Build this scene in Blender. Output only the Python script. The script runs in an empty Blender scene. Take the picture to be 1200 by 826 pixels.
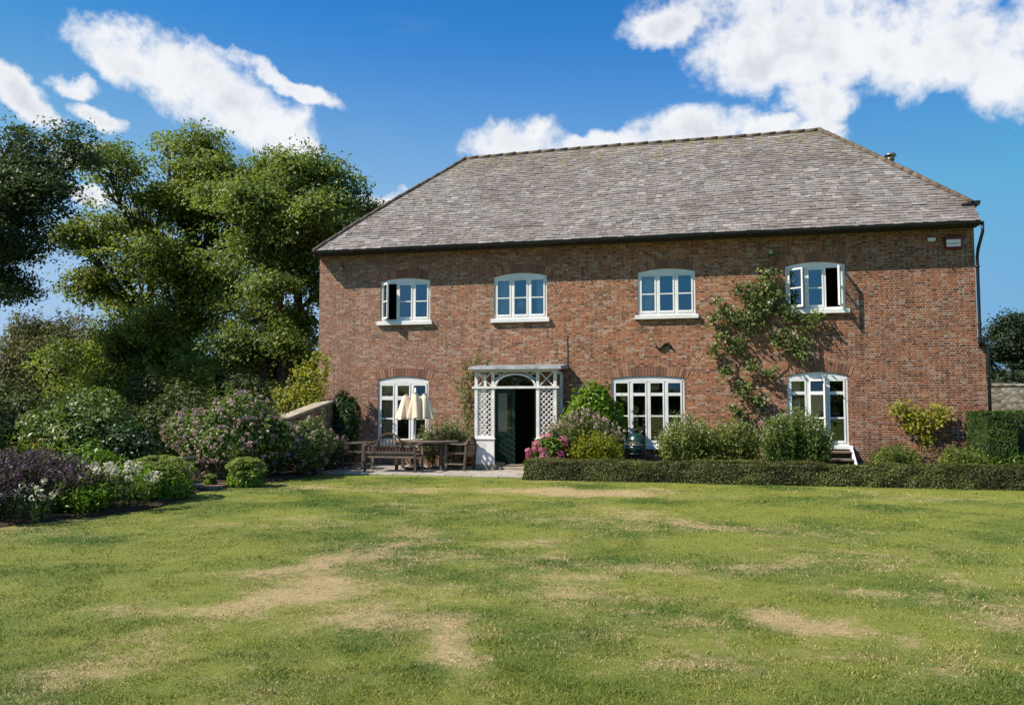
import bpy, math, random
import numpy as np
from mathutils import Vector, Matrix
R = math.radians
random.seed(7)
rng = np.random.default_rng(11)
scene = bpy.context.scene
col = scene.collection

# ------------------------------------------------------------------ camera
cam_d = bpy.data.cameras.new('camera'); cam = bpy.data.objects.new('camera', cam_d); col.objects.link(cam)
cam_d.sensor_width = 36; cam_d.lens = 36 * 960 / 1200; cam_d.clip_end = 5000; cam_d.clip_start = .05
cam.location = (4.80, -20.34, 1.63)
cam.rotation_euler = (R(90 + 3.576), 0, R(13.279))
scene.camera = cam

# ------------------------------------------------------------------ light
TO_SUN = Vector((-1.75, -1.0, 2.05)).normalized()
EL = math.asin(TO_SUN.z); ROT = math.atan2(TO_SUN.x, TO_SUN.y)
sl = bpy.data.lights.new('sun', 'SUN'); sun = bpy.data.objects.new('sun', sl); col.objects.link(sun)
sl.energy = 5.0; sl.angle = R(.5); sl.color = (1, .90, .765)
sun.rotation_euler = (-TO_SUN).to_track_quat('-Z', 'Y').to_euler(); sun.location = (-20, -20, 30)
scene.view_settings.view_transform = 'Standard'; scene.view_settings.look = 'None'
scene.view_settings.exposure = .62; scene.view_settings.gamma = 1
scene.render.engine = 'CYCLES'
scene.cycles.max_bounces = 8; scene.cycles.transparent_max_bounces = 16

# ------------------------------------------------------------------ node helper
class NT:
    def __init__(s, tree): s.t = tree; s.n = tree.nodes; s.l = tree.links
    def node(s, typ, **kw):
        n = s.n.new(typ)
        for k, v in kw.items(): setattr(n, k, v)
        return n
    def put(s, sock, v):
        if hasattr(v, 'is_output'): s.l.new(v, sock)
        elif v is not None: sock.default_value = v
    def math(s, op, a, b=None, c=None, clamp=False):
        n = s.node('ShaderNodeMath', operation=op, use_clamp=clamp)
        s.put(n.inputs[0], a)
        if b is not None: s.put(n.inputs[1], b)
        if c is not None: s.put(n.inputs[2], c)
        return n.outputs[0]
    def vmath(s, op, a, b=None):
        n = s.node('ShaderNodeVectorMath', operation=op); s.put(n.inputs[0], a)
        if b is not None:
            if op == 'SCALE': s.put(n.inputs['Scale'], b)
            else: s.put(n.inputs[1], b)
        return n.outputs['Value'] if op in ('DOT_PRODUCT', 'LENGTH') else n.outputs[0]
    def mix(s, f, a, b, blend='MIX'):
        n = s.node('ShaderNodeMix', data_type='RGBA', blend_type=blend)
        s.put(n.inputs[0], f); s.put(n.inputs[6], a); s.put(n.inputs[7], b)
        return n.outputs[2]
    def noise(s, vec, scale, detail=4, rough=.55, out='Fac', dist=0):
        n = s.node('ShaderNodeTexNoise'); s.put(n.inputs['Vector'], vec)
        n.inputs['Scale'].default_value = scale; n.inputs['Detail'].default_value = detail
        n.inputs['Roughness'].default_value = rough; n.inputs['Distortion'].default_value = dist
        return n.outputs[out]
    def ramp(s, f, stops, interp='LINEAR'):
        n = s.node('ShaderNodeValToRGB'); s.put(n.inputs[0], f); r = n.color_ramp; r.interpolation = interp
        while len(r.elements) < len(stops): r.elements.new(.5)
        for e, (p, c) in zip(r.elements, stops):
            e.position = p; e.color = (*c, 1) if len(c) == 3 else c
        return n.outputs[0]
    def smooth(s, v, a, b):
        n = s.node('ShaderNodeMapRange', interpolation_type='SMOOTHSTEP'); s.put(n.inputs[0], v)
        s.put(n.inputs[1], a); s.put(n.inputs[2], b)
        return n.outputs[0]
    def sep(s, v):
        n = s.node('ShaderNodeSeparateXYZ'); s.put(n.inputs[0], v); return n.outputs
    def comb(s, x, y, z):
        n = s.node('ShaderNodeCombineXYZ')
        for i, v in enumerate((x, y, z)): s.put(n.inputs[i], v)
        return n.outputs[0]

def c4(c): return (*c, 1)

def new_mat(name):
    m = bpy.data.materials.new(name); m.use_nodes = True
    t = NT(m.node_tree); b = m.node_tree.nodes['Principled BSDF']
    return m, t, b

def bump(t, b, h, strength=.3, dist=.01):
    n = t.node('ShaderNodeBump'); n.inputs['Strength'].default_value = strength; n.inputs['Distance'].default_value = dist
    t.put(n.inputs['Height'], h); t.l.new(n.outputs[0], b.inputs['Normal'])

def simple(name, c, rough=.6, var=.25, scale=6, metal=0, spec=.4, bmp=.15):
    m, t, b = new_mat(name)
    o = t.node('ShaderNodeTexCoord').outputs['Object']
    f = t.noise(o, scale, 5, .65)
    lo = tuple(x * (1 - var) for x in c); hi = tuple(min(1, x * (1 + var)) for x in c)
    t.put(b.inputs['Base Color'], t.ramp(f, [(.3, lo), (.7, hi)]))
    b.inputs['Roughness'].default_value = rough; b.inputs['Metallic'].default_value = metal
    b.inputs['Specular IOR Level'].default_value = spec
    if bmp: bump(t, b, t.noise(o, scale * 8, 4), bmp, .01)
    return m

# ------------------------------------------------------------------ world: sky and clouds
w = bpy.data.worlds.new('World'); scene.world = w; w.use_nodes = True
t = NT(w.node_tree); bg = w.node_tree.nodes['Background']
sky = t.node('ShaderNodeTexSky', sky_type='NISHITA'); sky.sun_disc = False
sky.sun_elevation = EL; sky.sun_rotation = ROT; sky.air_density = 1.0; sky.dust_density = .3; sky.ozone_density = 3.0; sky.altitude = 200
dirv = t.vmath('NORMALIZE', t.node('ShaderNodeTexCoord').outputs['Generated'])
CLOUDS = [(-38.18, 21.03, 3.88, 1.55, 15), (-33.99, 19.99, 4.56, 2.41, 20), (-30.12, 18.41, 3.87, 1.88, 25), (-29.62, 21.25, 4.1, 0.6, 20), (-45.2, 18.4, 2.2, .95, 30), (-40.5, 17.5, 1.7, .62, 25), (-42.03, 19.17, 1.42, 0.51, 0), (-41.19, 14.96, 1.55, 0.47, 5), (-21.6, 13.5, 2.6, 1.2, 0), (-41.0, 13.0, 1.5, .55, 20), (-12.97, 18.0, 3.18, 1.56, 0), (-7.83, 17.59, 2.31, 0.69, 0), (-1.0, 18.1, 4.3, 1.45, 0), (-5.43, 17.9, 2.58, 0.8, 0), (-2.07, 25.31, 2.45, 1.47, -15), (3.93, 23.0, 4.2, 2.9, 0), (9.87, 22.9, 5.8, 3.2, 0), (15.04, 20.9, 4.7, 2.3, 0), (18.68, 19.6, 2.45, 2.0, 0), (7.68, 19.6, 2.4, 1.6, 0), (7.6, 17.6, 2.0, 0.9, 0), (4.6, 17.9, 2.4, 0.9, 0), (10.02, 27.75, 12.04, 4.51, 0), (21.5, 19.88, 4.25, 3.31, 0),
          (-60, 30, 9, 5, 0), (60, 25, 10, 5, 0), (150, 22, 12, 5, 0), (-130, 25, 9, 4, 0), (100, 40, 14, 7, 0), (195, 35, 10, 6, 0)]
warp = t.vmath('SCALE', t.vmath('SUBTRACT', t.noise(dirv, 16, 5, .6, 'Color'), (.5, .5, .5)), .05)
dw = t.vmath('ADD', dirv, warp)
mask = None
for az, el, rx, ry, rot in CLOUDS:
    a, e = R(az), R(el)
    c = Vector((math.sin(a) * math.cos(e), math.cos(a) * math.cos(e), math.sin(e)))
    u = Vector((math.cos(a), -math.sin(a), 0)); v = u.cross(c)
    q = R(rot); u2 = u * math.cos(q) - v * math.sin(q); v2 = u * math.sin(q) + v * math.cos(q)
    du = t.vmath('DOT_PRODUCT', dw, tuple(u2 / R(rx))); dv = t.vmath('DOT_PRODUCT', dw, tuple(v2 / R(ry)))
    # centre lies on c, where u2 and v2 are both perpendicular: offsets vanish
    d2 = t.math('ADD', t.math('MULTIPLY', du, du), t.math('MULTIPLY', dv, dv))
    front = t.math('GREATER_THAN', t.vmath('DOT_PRODUCT', dw, tuple(c)), 0)
    k = t.math('SUBTRACT', t.math('SUBTRACT', 1.35, d2), t.math('MULTIPLY', t.math('SUBTRACT', 1, front), 50))
    mask = k if mask is None else t.math('SMOOTH_MAX', mask, k, .25)
nz = t.noise(dirv, 21, 11, .61)
den = t.math('ADD', t.math('MULTIPLY', t.math('MAXIMUM', mask, -4.0), .55), t.math('MULTIPLY', t.math('SUBTRACT', nz, .5), 2.1))
cov = t.math('MULTIPLY', t.smooth(den, -.13, .60), .97)
wisp = t.smooth(t.noise(t.vmath('MULTIPLY', dirv, (1, 1, 3)), 5, 6, .6), .58, .85)
shade = t.smooth(t.noise(t.vmath('ADD', dirv, (.0, .0, .012)), 17, 6, .55), .38, .68)
cl = t.mix(t.math('MULTIPLY', shade, t.smooth(den, .30, .95)), (8.1, 8.2, 8.4, 1), (5.9, 6.1, 6.6, 1))
tint = t.mix(1, sky.outputs[0], (.25, 1.0, 1.52, 1), 'MULTIPLY')
zz = t.sep(dirv)[2]
tint = t.vmath('MINIMUM', tint, (1.25, 3.3, 5.7))
west = t.smooth(t.vmath('DOT_PRODUCT', dirv, (-.8, .6, 0)), .15, .95)
tint = t.mix(t.math('MULTIPLY', t.smooth(zz, .46, .10), t.math('ADD', .16, t.math('MULTIPLY', west, .50))), tint, (4.4, 5.7, 7.8, 1))
tint = t.mix(t.math('MULTIPLY', wisp, .06), tint, (8, 8.3, 8.8, 1))
t.put(bg.inputs[0], t.mix(cov, tint, cl)); bg.inputs[1].default_value = .075

# ------------------------------------------------------------------ object helpers
def obj(name, mesh, parent=None, mat=None, loc=None):
    o = bpy.data.objects.new(name, mesh); col.objects.link(o)
    if mat is not None:
        for m in (mat if isinstance(mat, (list, tuple)) else [mat]): mesh.materials.append(m)
    if loc is not None: o.location = loc
    if parent: o.parent = parent
    return o

def tag(o, label=None, cat=None, group=None, kind=None):
    if label: o['label'] = label
    if cat: o['category'] = cat
    if group: o['group'] = group
    if kind: o['kind'] = kind
    return o

def empty(name, loc, label, cat, group=None):
    o = bpy.data.objects.new(name, None); col.objects.link(o); o.location = loc; o.empty_display_size = .2
    return tag(o, label, cat, group)

class MB:
    """collects shapes in world coordinates; build() links them as one mesh object, local to its root"""
    def __init__(s): s.v = []; s.f = []; s.smooth = []
    def add(s, vs, fs, smooth=False, M=None):
        n = len(s.v)
        s.v += [tuple(M @ Vector(p)) if M else tuple(p) for p in vs]
        s.f += [tuple(i + n for i in f) for f in fs]; s.smooth += [smooth] * len(fs)
    def box(s, x0, x1, y0, y1, z0, z1, M=None, bev=0):
        if bev:
            b = bev
            vs = []; 
            for z, k in ((z0, b), (z0 + b, 0), (z1 - b, 0), (z1, b)):
                vs += [(x0 + k, y0 + k, z), (x1 - k, y0 + k, z), (x1 - k, y1 - k, z), (x0 + k, y1 - k, z)]
            fs = [(3, 2, 1, 0), (12, 13, 14, 15)]
            for r in range(3):
                for i in range(4):
                    j = (i + 1) % 4; fs.append((r * 4 + i, r * 4 + j, r * 4 + 4 + j, r * 4 + 4 + i))
            s.add(vs, fs, False, M); return
        vs = [(x0, y0, z0), (x1, y0, z0), (x1, y1, z0), (x0, y1, z0), (x0, y0, z1), (x1, y0, z1), (x1, y1, z1), (x0, y1, z1)]
        s.add(vs, [(3, 2, 1, 0), (4, 5, 6, 7), (0, 1, 5, 4), (1, 2, 6, 5), (2, 3, 7, 6), (3, 0, 4, 7)], False, M)
    def bar(s, a, b, w, h=None, roll=None):
        """a rectangular bar from a to b"""
        a = Vector(a); b = Vector(b); h = h or w; d = (b - a).normalized()
        up = Vector(roll) if roll else (Vector((0, 0, 1)) if abs(d.z) < .9 else Vector((0, 1, 0)))
        x = d.cross(up).normalized(); y = x.cross(d).normalized()
        vs = [p + x * (sx * w / 2) + y * (sy * h / 2) for p in (a, b) for sx, sy in ((-1, -1), (1, -1), (1, 1), (-1, 1))]
        s.add(vs, [(3, 2, 1, 0), (4, 5, 6, 7), (0, 1, 5, 4), (1, 2, 6, 5), (2, 3, 7, 6), (3, 0, 4, 7)])
    def tube(s, pts, rad, n=8, M=None):
        pts = [Vector(p) for p in pts]; rads = rad if isinstance(rad, (list, tuple)) else [rad] * len(pts)
        vs = []; fs = []; up = None
        for i, p in enumerate(pts):
            d = (pts[min(i + 1, len(pts) - 1)] - pts[max(i - 1, 0)]).normalized()
            if up is None: up = d.orthogonal().normalized()
            up = (up - d * up.dot(d)); up = up.normalized() if up.length > 1e-6 else d.orthogonal().normalized()
            x = d.cross(up)
            for k in range(n):
                a = 2 * math.pi * k / n; vs.append(p + (up * math.cos(a) + x * math.sin(a)) * rads[i])
        for i in range(len(pts) - 1):
            for k in range(n):
                j = (k + 1) % n; fs.append((i * n + k, i * n + j, (i + 1) * n + j, (i + 1) * n + k))
        fs.append(tuple(range(n))[::-1]); fs.append(tuple(range((len(pts) - 1) * n, len(pts) * n)))
        s.add(vs, fs, True, M)
    def lathe(s, prof, c=(0, 0, 0), n=24):
        vs = []; fs = []
        for r, z in prof:
            for k in range(n):
                a = 2 * math.pi * k / n; vs.append((c[0] + r * math.cos(a), c[1] + r * math.sin(a), c[2] + z))
        for i in range(len(prof) - 1):
            for k in range(n):
                j = (k + 1) % n; fs.append((i * n + k, i * n + j, (i + 1) * n + j, (i + 1) * n + k))
        fs.append(tuple(range(n))[::-1]); fs.append(tuple(range((len(prof) - 1) * n, len(prof) * n)))
        s.add(vs, fs, True)
    def prism(s, poly, y0, y1, M=None):
        """a polygon in x, z stretched from y0 to y1"""
        n = len(poly)
        vs = [(x, y0, z) for x, z in poly] + [(x, y1, z) for x, z in poly]
        fs = [tuple(range(n)), tuple(range(n, 2 * n))[::-1]] + [(i + n, (i + 1) % n + n, (i + 1) % n, i) for i in range(n)]
        s.add(vs, fs, False, M)
    def build(s, name, mat, parent=None, base=None):
        o3 = Vector(base) if base is not None else (parent_origin(parent) if parent else Vector((0, 0, 0)))
        me = bpy.data.meshes.new(name)
        me.from_pydata([tuple(Vector(p) - o3) for p in s.v], [], s.f)
        me.polygons.foreach_set('use_smooth', s.smooth); me.update()
        o = obj(name, me, parent, mat)
        if not parent: o.location = o3
        return o

def parent_origin(p):
    q = Vector((0, 0, 0))
    while p: q += p.location; p = p.parent
    return q

def np_mesh(name, verts, faces_n, mat, parent=None, base=None, smooth=False, matidx=None, attr=None):
    """verts (N, 3) float; faces_n: list of (M, k) index arrays"""
    o3 = np.array(base if base is not None else (parent_origin(parent) if parent else (0, 0, 0)), float)
    me = bpy.data.meshes.new(name)
    verts = np.asarray(verts, np.float32) - o3.astype(np.float32)
    me.vertices.add(len(verts)); me.vertices.foreach_set('co', verts.ravel())
    loops = np.concatenate([f.ravel() for f in faces_n]).astype(np.int32)
    tot = np.concatenate([np.full(len(f), f.shape[1], np.int32) for f in faces_n])
    st = np.concatenate([[0], np.cumsum(tot)[:-1]]).astype(np.int32)
    me.loops.add(len(loops)); me.loops.foreach_set('vertex_index', loops)
    me.polygons.add(len(tot)); me.polygons.foreach_set('loop_start', st); me.polygons.foreach_set('loop_total', tot)
    if matidx is not None: me.polygons.foreach_set('material_index', np.asarray(matidx, np.int32))
    if smooth: me.polygons.foreach_set('use_smooth', np.ones(len(tot), bool))
    for k, a in (attr or {}).items():
        at = me.attributes.new(k, 'FLOAT', 'POINT'); at.data.foreach_set('value', np.asarray(a, np.float32))
    me.update(calc_edges=True)
    o = obj(name, me, parent, mat)
    if not parent: o.location = tuple(o3)
    return o

# ------------------------------------------------------------------ value noise for meshes
_G = np.random.default_rng(5).random((256, 256))
def vnoise(x, y):
    xi = np.floor(x).astype(int); yi = np.floor(y).astype(int); fx = x - xi; fy = y - yi
    fx = fx * fx * (3 - 2 * fx); fy = fy * fy * (3 - 2 * fy)
    g = lambda i, j: _G[i % 256, j % 256]
    return (g(xi, yi) * (1 - fx) + g(xi + 1, yi) * fx) * (1 - fy) + (g(xi, yi + 1) * (1 - fx) + g(xi + 1, yi + 1) * fx) * fy
def fbm(x, y, o=4, p=.5):
    s = 0; a = 1; n = 0
    for i in range(o): s = s + a * vnoise(x * 2 ** i + 17 * i, y * 2 ** i + 31 * i); n += a; a *= p
    return s / n

# ------------------------------------------------------------------ materials
def leaf_mat(name, cols, trans=.3, rough=.5, big=.8, spec=.35, wgt=.5):
    m, t, b = new_mat(name)
    g = t.node('ShaderNodeNewGeometry'); o = t.node('ShaderNodeTexCoord').outputs['Object']
    n = len(cols)
    f = t.math('ADD', t.math('MULTIPLY', g.outputs['Random Per Island'], .58), t.math('MULTIPLY', t.smooth(t.noise(o, big, 3), .3, .7), wgt), clamp=True)
    f = t.math('SUBTRACT', f, .08, clamp=True)
    c = t.ramp(f, [(i / max(1, n - 1), q) for i, q in enumerate(cols)])
    t.put(b.inputs['Base Color'], c); b.inputs['Roughness'].default_value = rough; b.inputs['Specular IOR Level'].default_value = spec
    if trans:
        tr = t.node('ShaderNodeBsdfTranslucent'); t.put(tr.inputs[0], t.mix(1, c, (1.25, 1.3, .7, 1), 'MULTIPLY'))
        mx = t.node('ShaderNodeMixShader'); mx.inputs[0].default_value = trans
        t.l.new(b.outputs[0], mx.inputs[1]); t.l.new(tr.outputs[0], mx.inputs[2])
        t.l.new(mx.outputs[0], m.node_tree.nodes['Material Output'].inputs[0])
    return m

def brick_mat(name, pale=True):
    m, t, b = new_mat(name)
    tc = t.node('ShaderNodeTexCoord').outputs['Object']; g = t.node('ShaderNodeNewGeometry')
    x, y, z = t.sep(tc)
    nx, ny, nzz = t.sep(g.outputs['True Normal'])
    side = t.math('GREATER_THAN', t.math('ABSOLUTE', nx), .7)
    jit = t.noise(tc, 2.2, 3, .6, 'Color'); jx, jy, jz = t.sep(jit)
    h = t.math('ADD', t.math('MULTIPLY', x, t.math('SUBTRACT', 1, side)), t.math('MULTIPLY', y, side))
    h = t.math('ADD', h, t.math('MULTIPLY', jx, .03)); zz = t.math('ADD', z, t.math('MULTIPLY', t.math('SUBTRACT', jy, .5), .035))
    fine = t.noise(tc, 34, 3, .6, 'Color'); fx, fy, fz = t.sep(fine)
    h = t.math('ADD', h, t.math('MULTIPLY', t.math('SUBTRACT', fx, .5), .05)); zz = t.math('ADD', zz, t.math('MULTIPLY', t.math('SUBTRACT', fy, .5), .030))
    rowf = t.math('DIVIDE', zz, .056); row = t.math('FLOOR', rowf); rz = t.math('FRACT', rowf)
    uf = t.math('ADD', t.math('DIVIDE', h, .225), t.math('MULTIPLY', t.math('MODULO', t.math('ABSOLUTE', row), 2), .5))
    cell = t.math('FLOOR', uf); ru = t.math('FRACT', uf)
    head = t.math('LESS_THAN', ru, .36)
    # distance to the nearest vertical joint, in metres
    dj = t.math('MINIMUM', t.math('MINIMUM', ru, t.math('SUBTRACT', 1, ru)), t.math('ABSOLUTE', t.math('SUBTRACT', ru, .36)))
    dj = t.math('MULTIPLY', dj, .225); dz = t.math('MULTIPLY', t.math('MINIMUM', rz, t.math('SUBTRACT', 1, rz)), .056)
    dm = t.math('MINIMUM', dj, dz)
    mort = t.smooth(dm, .0095, .0040)
    wn = t.node('ShaderNodeTexWhiteNoise', noise_dimensions='3D'); t.put(wn.inputs['Vector'], t.comb(t.math('ADD', cell, t.math('MULTIPLY', head, .37)), row, 1.0))
    rnd = wn.outputs['Value']; rc = t.sep(wn.outputs['Color'])
    base = t.ramp(rnd, [(0, (.095, .052, .045)), (.14, (.17, .080, .060)), (.34, (.27, .115, .075)), (.56, (.34, .140, .085)), (.76, (.41, .185, .115)), (.90, (.29, .15, .115)), (1, (.52, .36, .28))])
    big = t.noise(tc, .45, 5, .6); mid = t.noise(t.vmath('ADD', tc, (5, 3, 9)), 1.3, 5, .65)
    # browner band and paler, limewashed areas: stains of the old wall itself
    c = t.mix(t.math('MULTIPLY', t.smooth(mid, .48, .66), .6), base, (.15, .085, .058, 1))
    lime = t.smooth(t.noise(t.vmath('ADD', tc, (2, 8, 4)), 3.0, 6, .75), .55, .70)
    leftp = t.smooth(x, 3.0, -5.5)
    lowp = t.smooth(z, 2.4, .2)
    amt = t.math('MULTIPLY', lime, t.math('ADD', .55, t.math('ADD', t.math('MULTIPLY', leftp, .45), t.math('MULTIPLY', lowp, .12))), clamp=True)
    c = t.mix(amt, c, (.52, .42, .36, 1))
    c = t.mix(t.math('MULTIPLY', t.math('SUBTRACT', 1, leftp), .75), c, t.mix(1, c, (1.16, 1.02, .74, 1), 'MULTIPLY'))
    run = t.smooth(t.noise(t.vmath('MULTIPLY', tc, (1, 1, .12)), 3.2, 5, .7), .50, .68)
    c = t.mix(t.math('MULTIPLY', run, .42), c, t.mix(1, c, (.52, .50, .48, 1), 'MULTIPLY'))
    c = t.mix(1, c, (1.05, .93, .80, 1), 'MULTIPLY')
    damp = t.math('MULTIPLY', t.smooth(z, 1.1, .0), t.smooth(mid, .38, .6))
    c = t.mix(t.math('MULTIPLY', damp, .55), c, (.12, .085, .065, 1))
    c = t.mix(t.math('MULTIPLY', leftp, .28), c, (.40, .25, .20, 1))
    spk = t.smooth(rc[1], .80, .92)
    c = t.mix(t.math('MULTIPLY', spk, .55), c, (.50, .42, .36, 1))
    mc = t.ramp(t.noise(tc, 2.5, 6, .75), [(.25, (.15, .115, .09)), (.5, (.38, .31, .245)), (.75, (.66, .57, .48))])
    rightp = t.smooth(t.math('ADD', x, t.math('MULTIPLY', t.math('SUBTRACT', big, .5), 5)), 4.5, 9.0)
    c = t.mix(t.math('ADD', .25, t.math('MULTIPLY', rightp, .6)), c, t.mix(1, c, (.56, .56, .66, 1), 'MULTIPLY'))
    c = t.mix(t.math('MULTIPLY', mort, .85), c, mc)
    c = t.mix(.8, c, t.mix(1, c, t.ramp(t.noise(tc, 20, 6, .85), [(.3, (.28, .26, .25)), (.7, (1.75, 1.68, 1.6))]), 'MULTIPLY'))
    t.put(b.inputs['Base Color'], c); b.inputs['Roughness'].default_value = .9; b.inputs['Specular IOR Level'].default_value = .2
    hgt = t.math('ADD', t.math('MULTIPLY', t.math('SUBTRACT', 1, mort), t.math('ADD', .6, t.math('MULTIPLY', rc[2], .8))), t.math('MULTIPLY', t.noise(tc, 45, 4, .7), .8))
    bump(t, b, hgt, 1.0, .018)
    return m

M = {}
M['brick'] = brick_mat('brick')
M['white'] = simple('white_paint', (.73, .73, .72), .5, .12, 3, 0, .4, .05)
M['cream_white'] = simple('old_white_paint', (.68, .67, .65), .55, .18, 5, 0, .35, .1)
M['black'] = simple('black_iron', (.012, .012, .014), .45, .3, 8)
M['dark_timber'] = simple('dark_timber', (.03, .026, .024), .7, .3, 6)
M['teak'] = simple('weathered_teak', (.16, .125, .095), .75, .35, 9, 0, .25, .3)
M['teak_dark'] = simple('darker_teak', (.085, .062, .048), .7, .35, 9, 0, .25, .3)  # darker teak tone for backrests, back legs, table legs and apron
M['canvas'] = simple('cream_canvas', (.70, .58, .44), .85, .10, 5, 0, .2, .2)
M['lead'] = simple('grey_lead', (.24, .26, .28), .6, .5, 4, .1, .4, .2)
M['green_door'] = simple('dark_green_paint', (.010, .030, .026), .35, .2, 5)
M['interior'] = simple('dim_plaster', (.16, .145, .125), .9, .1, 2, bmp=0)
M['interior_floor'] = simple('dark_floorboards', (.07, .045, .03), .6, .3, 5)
M['curtain'] = simple('pale_curtain', (.62, .62, .60), .9, .1, 3, bmp=0)
M['curtain_beige'] = simple('beige_curtain', (.50, .40, .28), .9, .15, 3, bmp=0)
M['bark'] = simple('bark', (.075, .058, .044), .95, .4, 5, 0, .15, .8)
M['stem'] = simple('plant_stem', (.13, .10, .055), .85, .3, 12, 0, .2, .2)
M['pale_stem'] = simple('old_rose_wood', (.27, .21, .14), .85, .3, 12, 0, .2, .3)
M['green_stem'] = simple('green_stem', (.07, .11, .03), .7, .3, 12, 0, .2, .1)
M['stone'] = simple('coping_stone', (.34, .29, .22), .9, .35, 5, 0, .2, .6)
M['soil'] = simple('dark_soil', (.055, .038, .026), .95, .4, 9, 0, .1, .9)
M['egg_green'] = simple('green_glaze', (.010, .034, .024), .28, .12, 30, 0, .5, .12)
M['steel'] = simple('dull_steel', (.25, .25, .25), .4, .2, 9, .8)
M['alarm_red'] = simple('dark_red_plastic', (.13, .018, .018), .45, .1, 4)
M['alarm_white'] = simple('white_plastic', (.78, .78, .80), .4, .05, 4, bmp=0)
M['alarm_ink'] = simple('blue_grey_ink', (.12, .13, .2), .5, .05, 4, bmp=0)
M['terracotta'] = simple('mossy_ridge_tile', (.12, .095, .072), .9, .5, 7, 0, .2, .6)

def slate_mat():
    m, t, b = new_mat('stone_slates')
    g = t.node('ShaderNodeNewGeometry'); o = t.node('ShaderNodeTexCoord').outputs['Object']
    r = g.outputs['Random Per Island']
    c = t.ramp(r, [(0, (.15, .134, .130)), (.2, (.195, .177, .171)), (.55, (.232, .212, .205)), (.88, (.27, .25, .242)), (1, (.36, .335, .325))])
    big = t.noise(o, .55, 5, .62); x, y, z = t.sep(o)
    c = t.mix(t.math('MULTIPLY', t.smooth(big, .45, .68), .55), c, (.13, .108, .098, 1))
    lich = t.smooth(t.noise(t.vmath('ADD', o, (3, 3, 3)), 5.5, 6, .72), .58, .70)
    c = t.mix(t.math('MULTIPLY', lich, .3), c, (.40, .37, .30, 1))
    strk = t.smooth(t.noise(t.vmath('MULTIPLY', o, (2.2, .25, .25)), 1.6, 5, .65), .48, .66)
    c = t.mix(t.math('MULTIPLY', strk, .30), c, (.13, .11, .095, 1))
    moss = t.math('MULTIPLY', t.smooth(t.noise(o, 3, 6, .75), .47, .62), t.math('ADD', .25, t.math('MULTIPLY', t.smooth(z, 8.0, 9.1), .75)))
    c = t.mix(t.math('MULTIPLY', moss, .7), c, (.24, .20, .09, 1))
    c = t.mix(.5, c, t.mix(1, c, t.ramp(t.noise(o, 30, 4, .75), [(.3, (.6, .6, .6)), (.7, (1.35, 1.35, 1.35))]), 'MULTIPLY'))
    t.put(b.inputs['Base Color'], c); b.inputs['Roughness'].default_value = .75; b.inputs['Specular IOR Level'].default_value = .3
    bump(t, b, t.noise(o, 40, 5, .7), .5, .01)
    return m
M['slate'] = slate_mat()

def glass_mat(name, refl=.12, tint=(.9, .95, 1.0)):
    m, t, b = new_mat(name); t.n.remove(b)
    tr = t.node('ShaderNodeBsdfTransparent'); tr.inputs[0].default_value = (.80, .84, .82, 1)
    gl = t.node('ShaderNodeBsdfGlossy'); gl.inputs[0].default_value = c4(tint); gl.inputs['Roughness'].default_value = .012
    o = t.node('ShaderNodeTexCoord').outputs['Object']
    bn = t.node('ShaderNodeBump'); bn.inputs['Strength'].default_value = .05; bn.inputs['Distance'].default_value = .02
    t.put(bn.inputs['Height'], t.noise(o, 2.5, 2)); t.l.new(bn.outputs[0], gl.inputs['Normal'])
    fr = t.node('ShaderNodeFresnel'); fr.inputs[0].default_value = 1.5
    f = t.math('ADD', fr.outputs[0], refl - .04, clamp=True)
    mx = t.node('ShaderNodeMixShader'); t.put(mx.inputs[0], f)
    t.l.new(tr.outputs[0], mx.inputs[1]); t.l.new(gl.outputs[0], mx.inputs[2])
    t.l.new(mx.outputs[0], m.node_tree.nodes['Material Output'].inputs[0])
    return m
M['glass'] = glass_mat('window_glass', .24, (.62, .86, 1.0))
M['glass_low'] = glass_mat('lower_window_glass', .12)

# soldier-brick arches: bricks on edge, each its own island
def arch_mat():
    m, t, b = new_mat('rubbed_arch_bricks')
    g = t.node('ShaderNodeNewGeometry'); o = t.node('ShaderNodeTexCoord').outputs['Object']
    c = t.ramp(g.outputs['Random Per Island'], [(0, (.13, .070, .050)), (.5, (.25, .115, .070)), (1, (.35, .185, .115))])
    c = t.mix(.5, c, t.mix(1, c, t.ramp(t.noise(o, 25, 4, .7), [(.3, (.6, .6, .6)), (.7, (1.35, 1.35, 1.35))]), 'MULTIPLY'))
    t.put(b.inputs['Base Color'], c); b.inputs['Roughness'].default_value = .9
    bump(t, b, t.noise(o, 40, 4), .5, .008)
    return m
M['arch'] = arch_mat()

def rubble_mat():
    m, t, b = new_mat('rubble_stone')
    o = t.node('ShaderNodeTexCoord').outputs['Object']
    v = t.node('ShaderNodeTexVoronoi'); v.inputs['Scale'].default_value = 4.5; t.put(v.inputs['Vector'], t.vmath('MULTIPLY', o, (1, 1, 1.9)))
    e = t.node('ShaderNodeTexVoronoi', feature='DISTANCE_TO_EDGE'); e.inputs['Scale'].default_value = 4.5; t.put(e.inputs['Vector'], t.vmath('MULTIPLY', o, (1, 1, 1.9)))
    c = t.ramp(t.sep(v.outputs['Color'])[0], [(0, (.11, .085, .065)), (.5, (.21, .175, .14)), (1, (.36, .33, .29))])
    c = t.mix(t.smooth(e.outputs['Distance'], .06, .0), c, (.20, .17, .14, 1))
    t.put(b.inputs['Base Color'], c); b.inputs['Roughness'].default_value = .95
    bump(t, b, e.outputs['Distance'], .8, .03)
    return m
M['rubble'] = rubble_mat()

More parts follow.
